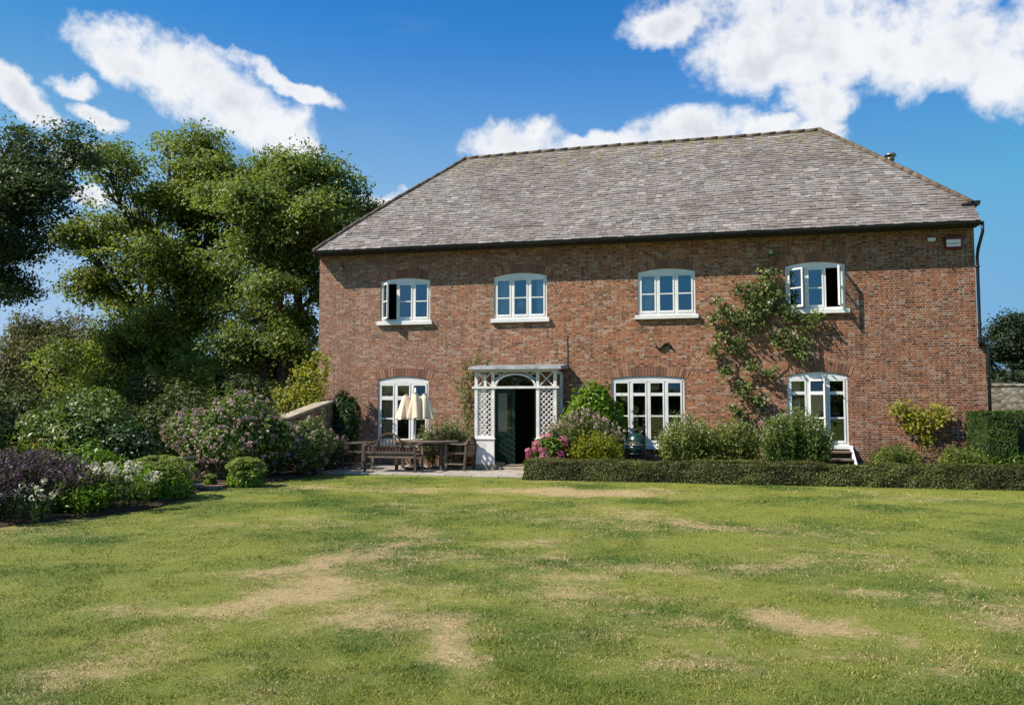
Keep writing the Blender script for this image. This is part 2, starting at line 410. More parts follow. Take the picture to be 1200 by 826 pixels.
def paving_mat():
    m, t, b = new_mat('stone_paving')
    o = t.node('ShaderNodeTexCoord').outputs['Object']
    br = t.node('ShaderNodeTexBrick'); t.put(br.inputs['Vector'], o); br.inputs['Scale'].default_value = 1
    br.inputs['Brick Width'].default_value = .62; br.inputs['Row Height'].default_value = .45; br.inputs['Mortar Size'].default_value = .012
    br.inputs['Color1'].default_value = (.30, .27, .23, 1); br.inputs['Color2'].default_value = (.40, .37, .32, 1); br.inputs['Mortar'].default_value = (.12, .10, .07, 1)
    c = t.mix(.6, br.outputs[0], t.mix(1, br.outputs[0], t.ramp(t.noise(o, 4, 6, .7), [(.3, (.6, .58, .55)), (.7, (1.25, 1.25, 1.25))]), 'MULTIPLY'))
    t.put(b.inputs['Base Color'], c); b.inputs['Roughness'].default_value = .85
    bump(t, b, t.noise(o, 20, 5), .4, .01)
    return m
M['paving'] = paving_mat()

# lawn: the worn, dried patches are an attribute shared by soil sheet and blades
DRY = [(4.0, -8.8, 2.2, .9, .42), (6.6, -10.8, 1.6, .8, .42), (2.0, -7.0, 1.6, .7, .38), (4.3, -12.2, 1.2, .6, .38), (5.2, -14.3, 1.0, .5, .4), (2.8, -11.3, .9, .8, .38), (6.9, -13.2, .9, .6, .42), (1.2, -10.6, .35, .5, .5), (1.25, -11.8, .38, .6, .62), (1.15, -12.8, .42, .6, .7), (1.0, -14.3, .42, .7, .62), (.85, -15.6, .38, .6, .6), (1.9, -14.2, .45, .35, .5), (-2.2, -5.6, .9, .4, .4), (7.2, -11.5, .7, .6, .4), (6.8, -9.0, 1.3, .7, .25), (7.4, -13.6, .5, .45, .5), (2.74, -5.3, 1.75, .75, 1.1), (4.1, -4.6, .75, .5, .7), (0.6, -4.9, .8, .5, .6), (-0.85, -6.0, 1.0, .5, .95), (-.1, -5.3, .8, .35, .5), (1.13, -13.49, .6, .75, .85), (1.25, -12.3, .5, .7, .6), (1.27, -11.1, .4, .65, .55), (3.11, -15.05, .34, .28, 1.1), (2.55, -14.7, .5, .4, .75), (5.58, -13.94, .42, .48, 1.1), (6.0, -14.13, .3, .2, .6), (5.59, -12.2, .6, .6, .6), (6.45, -12.5, .55, .5, .55), (1.08, -16.02, .45, .3, .6), (0.75, -15.24, .45, .35, .6), (5.17, -12.71, .95, .9, .35), (3.56, -7.82, 1.0, .8, .45), (5.71, -12.91, .95, .8, .3), (-1.25, -10.05, .7, .5, .5), (5.88, -11.58, .5, .38, .5), (3.4, -10.8, .7, .9, .4), (6.35, -14.94, .35, .26, .45), (4.9, -14.8, .4, .3, .45), (8.5, -5, 1.4, .7, .45), (1.5, -8.3, .9, .7, .4), (-2.4, -7.6, .8, .6, .3), (2.2, -13.4, .5, .5, .35)]
def dry_at(x, y):
    wx = x + (fbm(x * 1.1, y * 1.1) - .5) * 1.9; wy = y + (fbm(x * 1.1 + 50, y * 1.1 + 9) - .5) * 1.9
    d = np.zeros_like(x)
    for cx, cy, rx, ry, a in DRY:
        d = np.maximum(d, .92 * a * np.exp(-(((wx - cx) / rx) ** 2 + ((wy - cy) / ry) ** 2)))
    d = d * (.65 + 1.0 * fbm(x * 2.3 + 40, y * 2.3, 3)) + (fbm(x * .55 + 7, y * .75 + 3, 4) - .53) * 1.1 + (fbm(x * 3.1, y * 3.1 + 77, 3) - .5) * .7 + .11
    return np.clip(d, 0, 1)
def lush_at(x, y): return np.clip((fbm(x * .8 + 90, y * 1.1 + 40, 4) - .38) * 2.6 + (fbm(x * 4 + 9, y * 4, 3) - .5) * .9, 0, 1)

def lawn_mat(name, blade):
    m, t, b = new_mat(name)
    o = t.node('ShaderNodeTexCoord').outputs['Object']; g = t.node('ShaderNodeNewGeometry')
    a = t.node('ShaderNodeAttribute', attribute_name='dry').outputs['Fac']; l = t.node('ShaderNodeAttribute', attribute_name='lush').outputs['Fac']
    r = g.outputs['Random Per Island'] if blade else t.noise(o, 22, 4, .7)
    gr = t.mix(l, (.245, .275, .047, 1), (.098, .165, .022, 1))
    st = t.mix(r, (.47, .335, .175, 1), (.66, .495, .30, 1))
    rag = t.math('SUBTRACT', t.noise(o, 6.5, 6, .72), .5)
    f = t.math('ADD', t.math('MULTIPLY', a, .92), t.math('ADD', t.math('MULTIPLY', t.math('SUBTRACT', r, .5), .85), t.math('MULTIPLY', rag, 1.5)), clamp=True)
    c = t.mix(t.math('MULTIPLY', t.smooth(f, .15, 1.0), .88), gr, st)
    c = t.mix(t.math('MULTIPLY', t.smooth(t.noise(o, 1.7, 5, .7), .54, .70), .40), c, (.13, .125, .045, 1))
    c = t.mix(.75, c, t.mix(1, c, t.ramp(r, [(0, (.50, .52, .45)), (.5, (.95, .95, .92)), (1, (1.45, 1.38, 1.35))]), 'MULTIPLY'))
    if not blade:
        c = t.mix(.6, c, t.mix(1, c, t.ramp(t.noise(o, 90, 3, .8), [(.3, (.45, .45, .4)), (.7, (1.25, 1.25, 1.2))]), 'MULTIPLY'))
        bump(t, b, t.noise(o, 60, 5, .75), .9, .03)
    t.put(b.inputs['Base Color'], c); b.inputs['Roughness'].default_value = .65; b.inputs['Specular IOR Level'].default_value = .25
    if blade:
        tr = t.node('ShaderNodeBsdfTranslucent'); t.put(tr.inputs[0], c)
        mx = t.node('ShaderNodeMixShader'); mx.inputs[0].default_value = .3
        t.l.new(b.outputs[0], mx.inputs[1]); t.l.new(tr.outputs[0], mx.inputs[2])
        t.l.new(mx.outputs[0], m.node_tree.nodes['Material Output'].inputs[0])
    return m
M['lawn'] = lawn_mat('lawn_sheet', False); M['blade'] = lawn_mat('lawn_blades', True)

# ================================================================== THE SETTING
def bed_edge(y):   # x of the left border's edge
    pts = [(-30, -3.9), (-11.2, -4.25), (-9.5, -3.6), (-8.4, -3.75), (-7.6, -4.0), (-6.6, -4.35), (-5.6, -4.1), (-4.4, -3.95), (-3, -3.9), (-2.2, -4.0), (0, -4.1)]
    return np.interp(y, [p[0] for p in pts], [p[1] for p in pts])
def hgt(x, y): return (fbm(x * .8, y * .8, 3) - .5) * .05 * np.clip((-3 - y) / 2, 0, 1) + (fbm(x * 4, y * 4, 3) - .5) * .035 * np.clip((-3 - y) / 1, 0, 1)

xs = np.concatenate([[-1500, -700, -300, -120, -60, -40, -25], np.arange(-14, 17.01, .14), [25, 40, 60, 120, 300, 700, 1500]])
ys = np.concatenate([[-1500, -500, -150, -60, -35], np.arange(-22, -1.9, .14), [-1.8, -1, 0, 2, 5, 8, 12, 20, 30, 45, 70, 120, 300, 700, 2500]])
X, Y = np.meshgrid(xs, ys); nx_, ny_ = len(xs), len(ys)
Z = hgt(X, Y)
idx = np.arange(nx_ * ny_).reshape(ny_, nx_)
fq = np.stack([idx[:-1, :-1], idx[:-1, 1:], idx[1:, 1:], idx[1:, :-1]], -1).reshape(-1, 4)
ground = np_mesh('lawn_ground', np.stack([X, Y, Z], -1).reshape(-1, 3), [fq], M['lawn'], smooth=True, attr={'dry': dry_at(X.ravel(), Y.ravel()), 'lush': lush_at(X.ravel(), Y.ravel())})
tag(ground, kind='structure')

# blades of grass
def blades(n, r0, r1):
    u = rng.random(n); r = r0 * (r1 / r0) ** u; a = R(13.3) + (rng.random(n) - .5) * R(92)
    x = 4.8 - np.sin(a) * r; y = -20.34 + np.cos(a) * r
    ok = (x > bed_edge(y) + .02) & (y < -2.66) & (x < 16) & ~((y > -3.05) & (x > .9))
    x, y, r = x[ok], y[ok], r[ok]; k = len(x)
    dry = dry_at(x, y); lush = lush_at(x, y)
    keep = rng.random(k) < 1 - .55 * dry; x, y, r, dry, lush = x[keep], y[keep], r[keep], dry[keep], lush[keep]; k = len(x)
    z = hgt(x, y)
    tuft = np.clip((fbm(x * 3.3 + 12, y * 3.3 + 5, 3) - .45) * 5, 0, 1)
    hh = (.007 + .014 * rng.random(k)) * (1 - .4 * dry) * (.7 + .6 * lush + .55 * tuft); ww = .0011 + .00042 * r * (0.6 + .8 * rng.random(k))
    th = rng.random(k) * 2 * np.pi; ln = .35 + .9 * rng.random(k); ph = rng.random(k) * 2 * np.pi
    dx, dy = np.cos(th) * ww, np.sin(th) * ww
    p = np.stack([x, y, z - .003], -1)
    v0 = p + np.stack([-dx, -dy, 0 * dx], -1); v1 = p + np.stack([dx, dy, 0 * dx], -1)
    v2 = p + np.stack([np.cos(ph) * hh * ln, np.sin(ph) * hh * ln, hh], -1)
    return np.stack([v0, v1, v2], 1), dry, lush
bv, bd, bl = blades(620000, 3.6, 18.5)
nb = len(bv)
grass = np_mesh('grass', bv.reshape(-1, 3), [np.arange(nb * 3).reshape(-1, 3)], M['blade'], attr={'dry': np.repeat(bd, 3), 'lush': np.repeat(bl, 3)})
tag(grass, 'short mown lawn grass, green with straw coloured dry patches', 'grass', kind='stuff')

# border soil, hedge border soil, patio, brick path
mb = MB()
yy = np.linspace(-16, -.3, 60); ex = bed_edge(yy)
vs = []; 
for a, b in zip(ex, yy): vs += [(a + .04 * random.uniform(-1, 1), b, .012), (a - .12, b, .05), (-16, b, .06)]
fs = []
for i in range(len(yy) - 1):
    for k in range(2): fs.append((3 * i + k, 3 * i + 3 + k, 3 * i + 4 + k, 3 * i + 1 + k))
mb.add(vs, fs, True); tag(mb.build('border_soil', M['soil']), kind='structure')
mb = MB(); mb.box(1.35, 14, -2.95, .0, -.05, .03); tag(mb.build('hedge_border_soil', M['soil']), kind='structure')
mb = MB(); mb.box(-4.1, 1.33, -2.64, -.005, -.1, .035, bev=.006); tag(mb.build('patio_paving', M['paving']), kind='structure')
mb = MB(); mb.box(-9.0, -4.28, -6.55, -5.75, -.05, .066, bev=.005); tag(mb.build('brick_path', M['brick']), kind='structure')

# ================================================================== THE HOUSE
house = empty('brick_house', (0, 0, 0), 'long two storey red brick farmhouse with hipped stone slate roof and white windows', 'house')
XL, XR, ZW = -5.38, 10.79, 5.66
# name, x0, x1, frame bottom, spring, rise
WIN = {
 'u1': (-3.61, -2.21, 3.80, 4.87, .085), 'u2': (-.48, .91, 3.80, 4.89, .09), 'u3': (3.20, 4.59, 3.80, 4.87, .085), 'u4': (6.69, 8.03, 3.84, 4.89, .09),
 'g1': (-3.65, -2.24, .60, 2.255, .095), 'g2': (2.54, 4.30, .62, 2.25, .06), 'g3': (6.68, 8.02, .66, 2.28, .095)}
DOOR = (-.52, .64, .06, 2.36)
def arc_pts(x0, x1, z, rise, n=14):
    return [(x0 + (x1 - x0) * i / n, z + rise * (1 - (2 * i / n - 1) ** 2)) for i in range(n + 1)]
def hole(k):
    x0, x1, zb, zs, rise = WIN[k]
    return [(x0, zb), (x1, zb)] + arc_pts(x0, x1, zs, rise)[::-1]
holes = [hole(k) for k in WIN] + [[(DOOR[0], DOOR[2]), (DOOR[1], DOOR[2]), (DOOR[1], DOOR[3]), (DOOR[0], DOOR[3])]]

import bmesh
bm = bmesh.new()
def loop(pts, y):
    vs = [bm.verts.new((x, y, z)) for x, z in pts]; es = [bm.edges.new((vs[i], vs[(i + 1) % len(vs)])) for i in range(len(vs))]
    return vs, es
outer = [(XL, -.1), (XR, -.1), (XR, ZW), (XL, ZW)]
allE = []; loops_f = []
for pts in [outer] + holes:
    vs, es = loop(pts, 0); allE += es; loops_f.append((pts, vs))
bmesh.ops.triangle_fill(bm, use_beauty=True, use_dissolve=False, edges=allE)
for f in bm.faces:
    if f.normal.y > 0: f.normal_flip()
for pts, vs in loops_f[1:]:
    bk = [bm.verts.new((x, .33, z)) for x, z in pts]
    for i in range(len(vs)):
        j = (i + 1) % len(vs); bm.faces.new((vs[i], vs[j], bk[j], bk[i]))
# the other three walls
def quad(*p): bm.faces.new([bm.verts.new(q) for q in p])
ZG = 6.20
quad((XL, 0, -.1), (XL, 0, ZW), (XL, 7, ZW), (XL, 7, -.1)); quad((XL, 7, -.1), (XL, 7, ZW), (XR, 7, ZW), (XR, 7, -.1))
quad((XR, 0, -.1), (XR, 7, -.1), (XR, 7, ZW), (XR, 6.45, ZG), (XR, .55, ZG), (XR, 0, ZW))
me = bpy.data.meshes.new('wall'); bm.to_mesh(me); bm.free(); wall = obj('wall', me, house, M['brick'])

# the thicker lower part of the right end wall
mb = MB(); mb.add([(XR + .001, 0, -.1), (XR + .15, 0, -.1), (XR + .15, 7, -.1), (XR + .001, 7, -.1), (XR + .001, 0, 3.12), (XR + .15, 0, 2.98), (XR + .15, 7, 2.98), (XR + .001, 7, 3.12)], [(3, 2, 1, 0), (4, 5, 6, 7), (0, 1, 5, 4), (1, 2, 6, 5), (2, 3, 7, 6), (3, 0, 4, 7)]); mb.build('wall_thickening', M['brick'], house)
# rooms: dim inside faces, set back behind the outer skin
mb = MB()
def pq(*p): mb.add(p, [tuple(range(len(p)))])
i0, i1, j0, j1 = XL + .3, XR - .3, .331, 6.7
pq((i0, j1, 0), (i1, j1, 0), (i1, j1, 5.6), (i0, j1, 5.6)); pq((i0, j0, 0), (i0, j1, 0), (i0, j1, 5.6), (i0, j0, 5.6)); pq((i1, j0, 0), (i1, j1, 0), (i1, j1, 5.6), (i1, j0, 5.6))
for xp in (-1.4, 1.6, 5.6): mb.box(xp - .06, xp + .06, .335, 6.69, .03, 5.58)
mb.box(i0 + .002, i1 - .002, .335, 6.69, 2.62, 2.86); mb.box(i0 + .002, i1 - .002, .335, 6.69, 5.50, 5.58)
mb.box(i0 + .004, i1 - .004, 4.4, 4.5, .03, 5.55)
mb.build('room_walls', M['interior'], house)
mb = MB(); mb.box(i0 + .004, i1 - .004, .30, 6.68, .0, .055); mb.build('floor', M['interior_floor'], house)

# ---- windows
def hinge(x, y, ang):   # rotate about a vertical axis at (x, y)
    return Matrix.Translation((x, y, 0)) @ Matrix.Rotation(ang, 4, 'Z') @ Matrix.Translation((-x, -y, 0))
def make_window(key, nl, bars, head, opened=None, sill_drop=.10, glass='glass', soldier=True, sill=True, arch_rise=.0):
    x0, x1, zb, zs, rise = WIN[key]; opened = opened or {}
    yf, yb = .035, .125; J = .055; MU = .05
    crown = zs + rise; zh = crown - head; zl = zb + .06
    f = MB()
    f.prism([(x0 + .002, zb + .002), (x0 + J, zb + .002), (x0 + J, zh), (x0 + .002, zh)], yf, yb)
    f.prism([(x1 - J, zb + .002), (x1 - .002, zb + .002), (x1 - .002, zh), (x1 - J, zh)], yf, yb)
    pts = arc_pts(x0 + .002, x1 - .002, zs - .003, rise)
    f.prism([(x0 + .002, zh), (x1 - .002, zh)] + pts[::-1], yf - .012, yb)
    f.box(x0 + J, x1 - J, yf, yb, zb + .002, zl)
    inner = x1 - x0 - 2 * J; lw = (inner - (nl - 1) * MU) / nl
    lights = []
    for i in range(nl):
        a = x0 + J + i * (lw + MU); lights.append((a, a + lw))
        if i: f.box(a - MU, a, yf - .004, yb, zl, zh)
    win = f.build('window', M['white'], house)
    S = .040
    glz = MB()
    for i, (a, b) in enumerate(lights):
        o = opened.get(i); T = None
        if o: T = hinge(a if o > 0 else b, yf - .01, -R(o))
        s_ = MB(); y0, y1 = yf - .014, yf + .03
        s_.box(a + .003, a + S, y0, y1, zl + .003, zh - .003, T); s_.box(b - S, b - .003, y0, y1, zl + .003, zh - .003, T)
        s_.box(a + S, b - S, y0, y1, zl + .003, zl + .055, T); s_.box(a + S, b - S, y0, y1, zh - .045, zh - .003, T)
        for z, wd in bars:
            s_.box(a + S, b - S, y0 + .004, y1 - .004, z - wd / 2, z + wd / 2, T)
        s_.build('sash', M['white'], win)
        g = MB() if o else glz
        cuts = [zl + .05] + sorted(z for z, _ in bars) + [zh - .04]
        for za, zc in zip(cuts, cuts[1:]):
            tw, tv_ = random.uniform(-.0035, .0035), random.uniform(-.004, .004)
            g.add([(a + S - .005, y0 + .017 + tw + tv_, za), (b - S + .005, y0 + .017 - tw + tv_, za), (b - S + .005, y0 + .017 - tw - tv_, zc), (a + S - .005, y0 + .017 + tw - tv_, zc)], [(0, 1, 2, 3)], False, T)
        if o: g.build('glass', M[glass], win)
    if glz.v: glz.build('glass', M[glass], win)
    if sill:
        s_ = MB(); s_.box(x0 - .07, x1 + .07, -.085, .0, zb - sill_drop, zb + .004, bev=.008); s_.box(x0 + .004, x1 - .004, .0, .14, zb - .03, zb + .003)
        s_.build('sill', M['white'], win)
    if soldier:
        s_ = MB(); n = int((x1 - x0 + .2) / .078); ht = .215; cx = (x0 + x1) / 2
        for i in range(n + 1):
            u = -1 + 2 * i / n; xx = cx + u * (x1 - x0 + .08) / 2; zz = zs + rise * max(0, 1 - u * u) + .004
            tl = u * .16
            v = [(xx - .032, zz), (xx + .032, zz), (xx + .035 + tl * ht * 2, zz + ht), (xx - .035 + tl * ht * 2, zz + ht)]
            s_.prism(v, -.006 - .003 * random.random(), .02)
        s_.build('brick_arch', M['arch'], win)
    return win, lights, zl, zh
def mid(zl, zh): return (zl + zh) / 2
make_window('u1', 3, [(4.33, .028)], .14, {0: 50})
make_window('u2', 3, [(4.34, .028)], .145)
make_window('u3', 3, [(4.33, .028)], .14)
make_window('u4', 3, [(4.36, .028)], .145, {0: 34, 2: -70})
make_window('g1', 3, [(1.78, .10), (1.24, .035)], .20, glass='glass_low')
make_window('g2', 4, [(1.86, .075), (1.33, .035)], .13, glass='glass_low')
make_window('g3', 3, [(1.88, .075), (1.30, .035)], .17, {1: 26}, glass='glass_low', sill_drop=.08)

# ---- roof: courses of stone slates as real overlapping pieces
A0, B0 = Vector((-5.36, -.40, 5.70)), Vector((10.83, -.40, 5.70)); C0, D0 = Vector((8.0, 3.5, 9.25)), Vector((-2.3, 3.5, 9.14))
def sag(p): return p + Vector((0, 0, -.055 * math.sin(p.x * .55 + 1) * math.sin(max(0, p.z - 5.7)) ))
def slate_rows(A, B, C, D, expo=.115, seed=1, w=(.10, .25)):
    rr = random.Random(seed); V = []; F = []
    nrm = (B - A).cross(D - A).normalized()
    L = ((D + C) / 2 - (A + B) / 2).length; n = max(2, int(L / expo))
    for i in range(n):
        t0 = i / n; t1 = min(1, (i + 1.45) / n)
        a, b = A.lerp(D, t0), B.lerp(C, t0); a1, b1 = A.lerp(D, t1), B.lerp(C, t1)
        ln = (b - a).length; x = 0 if ln < .05 else -rr.random() * .1
        while x < ln - .02:
            wd = rr.uniform(*w); x0 = max(0, x); x1 = min(ln, x + wd - .006); x += wd
            if x1 - x0 < .02: continue
            u0, u1 = x0 / ln, x1 / ln
            j = rr.uniform(-.012, .012) / L; th = rr.uniform(.018, .034); tl = rr.uniform(-.004, .004)
            q0 = A.lerp(D, t0 + j).lerp(B.lerp(C, t0 + j), u0); q1 = A.lerp(D, t0 + j).lerp(B.lerp(C, t0 + j), u1)
            l1 = (b1 - a1).length or .01
            dirn = (b - a).normalized(); slope = (a1.lerp(b1, .5) - a.lerp(b, .5)); slope -= dirn * slope.dot(dirn)
            q2 = q1 + slope; q3 = q0 + slope
            # keep inside the hips
            def cl(q, tt):
                aa, bb = A.lerp(D, tt), B.lerp(C, tt); s_ = (q - aa).dot(dirn); m_ = (bb - aa).dot(dirn); return q + dirn * (min(max(s_, 0), m_) - s_)
            q2 = cl(q2, t1); q3 = cl(q3, t1)
            up0 = nrm * (th + tl); up1 = nrm * (th - tl); k = len(V)
            V += [sag(p) for p in (q0 + up0, q1 + up1, q2 + nrm * .006, q3 + nrm * .006, q0 + nrm * .001, q1 + nrm * .001)]
            F += [(k, k + 1, k + 2, k + 3), (k + 4, k + 5, k + 1, k), (k + 4, k, k + 3), (k + 5, k + 2, k + 1)]
    return V, F
roof = MB()
tv = .6 / 3.9 # share of the slope where the verge ends and the hip begins
Bv = Vector((10.83, .2, 5.70 + 3.55 * tv)); Av = A0.lerp(D0, tv)
for args in ((A0, B0, Bv, Av), (Av, Bv, C0, D0)):
    v, f = slate_rows(*args, seed=len(roof.v) + 1); roof.add(v, f)
# the other slopes
AB, BB = Vector((-5.36, 7.4, 5.70)), Vector((10.83, 7.4, 5.70)); BvB = Vector((10.83, 6.8, Bv.z)); AvB = AB.lerp(D0, tv)
for args in ((BB, AB, AvB, BvB), (BvB, AvB, D0, C0), (AB, A0, D0, D0 + Vector((0, -.01, 0))), (Bv + Vector((.08, 0, -.05)), BvB + Vector((.08, 0, -.05)), C0 + Vector((0, .01, 0)), C0)):
    v, f = slate_rows(*args, expo=.16, seed=len(roof.v) + 1, w=(.2, .36)); roof.add(v, f)
# solid sheet added under the slates to block light
def q2(*p): roof.add([sag(x) - Vector((0, 0, .03)) for x in p], [tuple(range(len(p)))])
q2(A0, B0, Bv, C0, D0); q2(AB, BB, BvB, C0, D0); q2(A0, AB, D0); q2(Bv, BvB, C0)
roof_o = roof.build('roof', M['slate'], house)
# ridge and hip tiles
rd = MB()
def ridge_run(P, Q, n, r=.062, lift=.015):
    for i in range(n):
        a = sag(P.lerp(Q, i / n)) + Vector((0, 0, lift)); b = sag(P.lerp(Q, (i + 1.04) / n)) + Vector((0, 0, lift + .012 + random.uniform(-.008, .008)))
        rd.tube([a, b], [r * random.uniform(.92, 1.05), r * random.uniform(1., 1.12)], 10)
ridge_run(D0, C0, 26); ridge_run(A0, D0, 15); ridge_run(Bv, C0, 18, .068); ridge_run(AB, D0, 15); ridge_run(BvB, C0, 14)
rd.build('ridge_tiles', M['terracotta'], roof_o)
hp = MB(); hp.box(10.58, 10.95, .05, .30, 6.16, 6.20); hp.box(10.63, 10.88, .07, .28, 6.11, 6.16); hp.box(10.87, 10.98, .10, 6.9, 6.20, 6.27)
hp.build('hip_gutter', M['black'], roof_o)
fl = MB(); P = Vector((9.72, 3.05, 7.2)); fl.tube([P, P + Vector((0, 0, .95))], .085, 12); fl.tube([P + Vector((0, 0, .95)), P + Vector((0, 0, 1.0))], .11, 12)
fl.tube([P + Vector((0, 0, 1.06)), P + Vector((0, 0, 1.12))], [.16, .13], 12)
for k in range(4): fl.bar(P + Vector((.09 * math.cos(k * 1.57), .09 * math.sin(k * 1.57), 1.0)), P + Vector((.09 * math.cos(k * 1.57), .09 * math.sin(k * 1.57), 1.07)), .02)
fl.build('flue_pipe', M['steel'], roof_o)
# eaves, gutter, downpipe
ea = MB(); ea.box(XL - .05, XR + .03, -.33, -.30, 5.60, 5.665); ea.box(XL - .05, XR + .03, -.30, -.001, 5.615, 5.64); ea.build('fascia', M['dark_timber'], house)
gu = MB(); n = 10
gp = [(-.40 + .062 * math.cos(math.pi + math.pi * k / n), 5.672 + .062 * math.sin(math.pi + math.pi * k / n)) for k in range(n + 1)]
gi = [(-.40 + .052 * math.cos(2 * math.pi - math.pi * k / n), 5.672 + .052 * math.sin(2 * math.pi - math.pi * k / n)) for k in range(n + 1)]
prof = gp + gi; m_ = len(prof)
vs = [(x, y, z) for x in (XL - .02, XR + .08) for y, z in prof]
gu.add(vs, [tuple(range(m_))[::-1], tuple(range(m_, 2 * m_))] + [(k, (k + 1) % m_, (k + 1) % m_ + m_, k + m_) for k in range(m_)])
for k in range(18): gu.box(XL + .2 + k * .92, XL + .225 + k * .92, -.47, -.325, 5.60, 5.625)
gut = gu.build('gutter', M['black'], house)
dp = MB(); dp.tube([(XR + .06, -.40, 5.62), (XR + .06, -.40, 5.45), (XR + .04, -.12, 5.12), (XR + .035, -.05, 4.95), (XR + .035, -.05, 3.2), (XR + .035, -.05, 2.9)], .036, 10)
for z in (4.7, 3.4): dp.tube([(XR + .035, -.05, z), (XR + .035, -.05, z + .05)], .046, 10)
dp.tube([(XR + .035, -.05, 2.92), (XR + .06, -.05, 3.0), (XR + .17, -.05, 2.94), (XR + .185, -.05, 2.8), (XR + .185, -.05, .05)], .036, 10)
dp.box(XR + .005, XR + .20, -.10, -.002, 3.0, 3.12)
for z in (2.2, 1.1): dp.tube([(XR + .185, -.05, z), (XR + .185, -.05, z + .05)], .046, 10)
dp.build('downpipe', M['black'], house)

# ---- things fixed on the wall
al = MB(); al.box(10.17, 10.53, -.07, -.001, 5.14, 5.46, bev=.02); alo = al.build('alarm_box', M['alarm_red'], house)
al = MB(); al.box(10.20, 10.49, -.078, -.069, 5.20, 5.36, bev=.003); al.build('alarm_sign', M['alarm_white'], alo)
al = MB()
for x, wd in ((10.235, .045), (10.295, .025), (10.335, .04), (10.39, .022), (10.43, .03)): al.box(x, x + wd, -.081, -.0775, 5.25, 5.275)
al.build('alarm_lettering', M['alarm_ink'], alo)
fd = MB(); fd.box(9.80, 9.95, -.14, -.03, 5.33, 5.41, Matrix.Translation((0, 0, 0)), bev=.01); fd.bar((9.875, -.04, 5.36), (9.875, -.001, 5.38), .04); fd.build('flood_light', M['cream_white'], house)
fd = MB(); fd.lathe([(.03, .06), (.05, .04), (.065, -.02), (.05, -.07), (.02, -.08)], (-4.70, -.09, 5.275), 12); fd.bar((-4.70, -.09, 5.36), (-4.70, -.001, 5.40), .03); fd.build('wall_lamp', M['steel'], house)
an = MB(); an.tube([(3.60, -.03, 3.10), (3.66, -.035, 3.00), (3.74, -.035, 2.97), (3.84, -.04, 3.09), (3.92, -.04, 3.10), (4.00, -.035, 3.0), (4.03, -.03, 2.96)], [.018, .026, .03, .03, .03, .026, .016], 8); an.tube([(3.83, -.06, 3.06), (3.83, 0, 3.06)], .04, 8); an.build('wall_tie', M['black'], house)
an = MB(); an.tube([(1.43, -.012, 2.45), (1.435, -.012, 2.9), (1.43, -.012, 3.3), (1.44, -.012, 3.35)], .007, 6); an.build('cable', M['black'], house)

# ---- garden porch
po = MB()
YF = -.95
# corner posts and frieze rails
for x0, x1 in ((-.72, -.22), (.82, 1.32)):
    po.box(x0, x1, YF - .012, YF + .055, .16, .76, bev=.004)                    # solid lower panel
    po.box(x0 - .02, x1 + .02, YF - .035, YF + .06, .76, .80, bev=.006)
    for a in (x0, x1 - .075): po.box(a, a + .075, YF, YF + .07, .80, 2.40)
    po.box(x0 + .075, x1 - .075, YF + .004, YF + .066, .80, .86)
po.box(-.78, 1.38, YF - .022, YF + .07, 2.0, 2.055); po.box(-.76, 1.36, YF - .006, YF + .075, 2.40, 2.46)
for x in (-.72, 1.25): 
    po.box(x, x + .07, -.08, -.002, .1, 2.40)
    po.box(x + .003, x + .067, YF + .07, -.08, .74, .80); po.box(x + .003, x + .067, YF + .07, -.08, 2.0, 2.055); po.box(x + .003, x + .067, YF + .07, -.08, 2.36, 2.42); po.box(x + .015, x + .05, YF + .07, -.08, .14, .74)
porch = po.build('porch', M['cream_white'], house)
def lattice(x0, x1, z0, z1, y, step, plane='x', off=0):
    mbl = MB()
    d = z1 - z0; wd = x1 - x0
    k = -d
    while k < wd:
        for sgn in (1, -1):
            # line u = k + s (rising) or mirrored
            s0 = max(0, -k); s1 = min(d, wd - k)
            if s1 - s0 > .02:
                p, q = (x0 + k + s0, z0 + s0), (x0 + k + s1, z0 + s1)
                if sgn < 0: p, q = (x0 + x1 - p[0], p[1]), (x0 + x1 - q[0], q[1])
                yy_ = y + (.007 if sgn < 0 else -.001)
                if plane == 'x': mbl.bar((p[0], yy_, p[1]), (q[0], yy_, q[1]), .008, .024, roll=(q[1] - p[1], 0, -(q[0] - p[0])))
                else: mbl.bar((yy_, p[0], p[1]), (yy_, q[0], q[1]), .008, .024, roll=(0, q[1] - p[1], -(q[0] - p[0])))
        k += step
    return mbl
for x0, x1 in ((-.645, -.295), (.895, 1.245)):
    lattice(x0, x1, .86, 2.0, YF + .03, .125).build('lattice', M['cream_white'], porch)
    x = MB(); 
    for a, b in (((x0, 2.06), (x1, 2.40)), ((x0, 2.40), (x1, 2.06))): x.bar((a[0], YF + .03 + (.004 if a[1] > 2.2 else 0), a[1]), (b[0], YF + .03 + (.004 if a[1] > 2.2 else 0), b[1]), .025, .025)
    x.build('frieze_panel', M['cream_white'], porch)
for x in (-.69, 1.28): lattice(YF + .08, -.09, .82, 2.0, x, .14, 'y').build('lattice', M['cream_white'], porch)
ar = MB(); cx, rw, rh = .30, .52, .315
outp = [(cx + rw * math.cos(a), 2.055 + rh * math.sin(a)) for a in [math.pi * i / 22 for i in range(23)]]
inp = [(cx + (rw - .05) * math.cos(a), 2.055 + (rh - .045) * math.sin(a)) for a in [math.pi * i / 22 for i in range(23)]]
for i in range(22): ar.prism([outp[i], outp[i + 1], inp[i + 1], inp[i]], YF - .01, YF + .055)
for sx in (-1, 1):
    e = cx + sx * .52
    ar.bar((e, YF + .03, 2.40), (e - sx * .22, YF + .03, 2.30), .02, .02); ar.bar((e, YF + .03, 2.22), (e - sx * .30, YF + .03, 2.40), .02, .02)
ar.build('arch', M['cream_white'], porch)
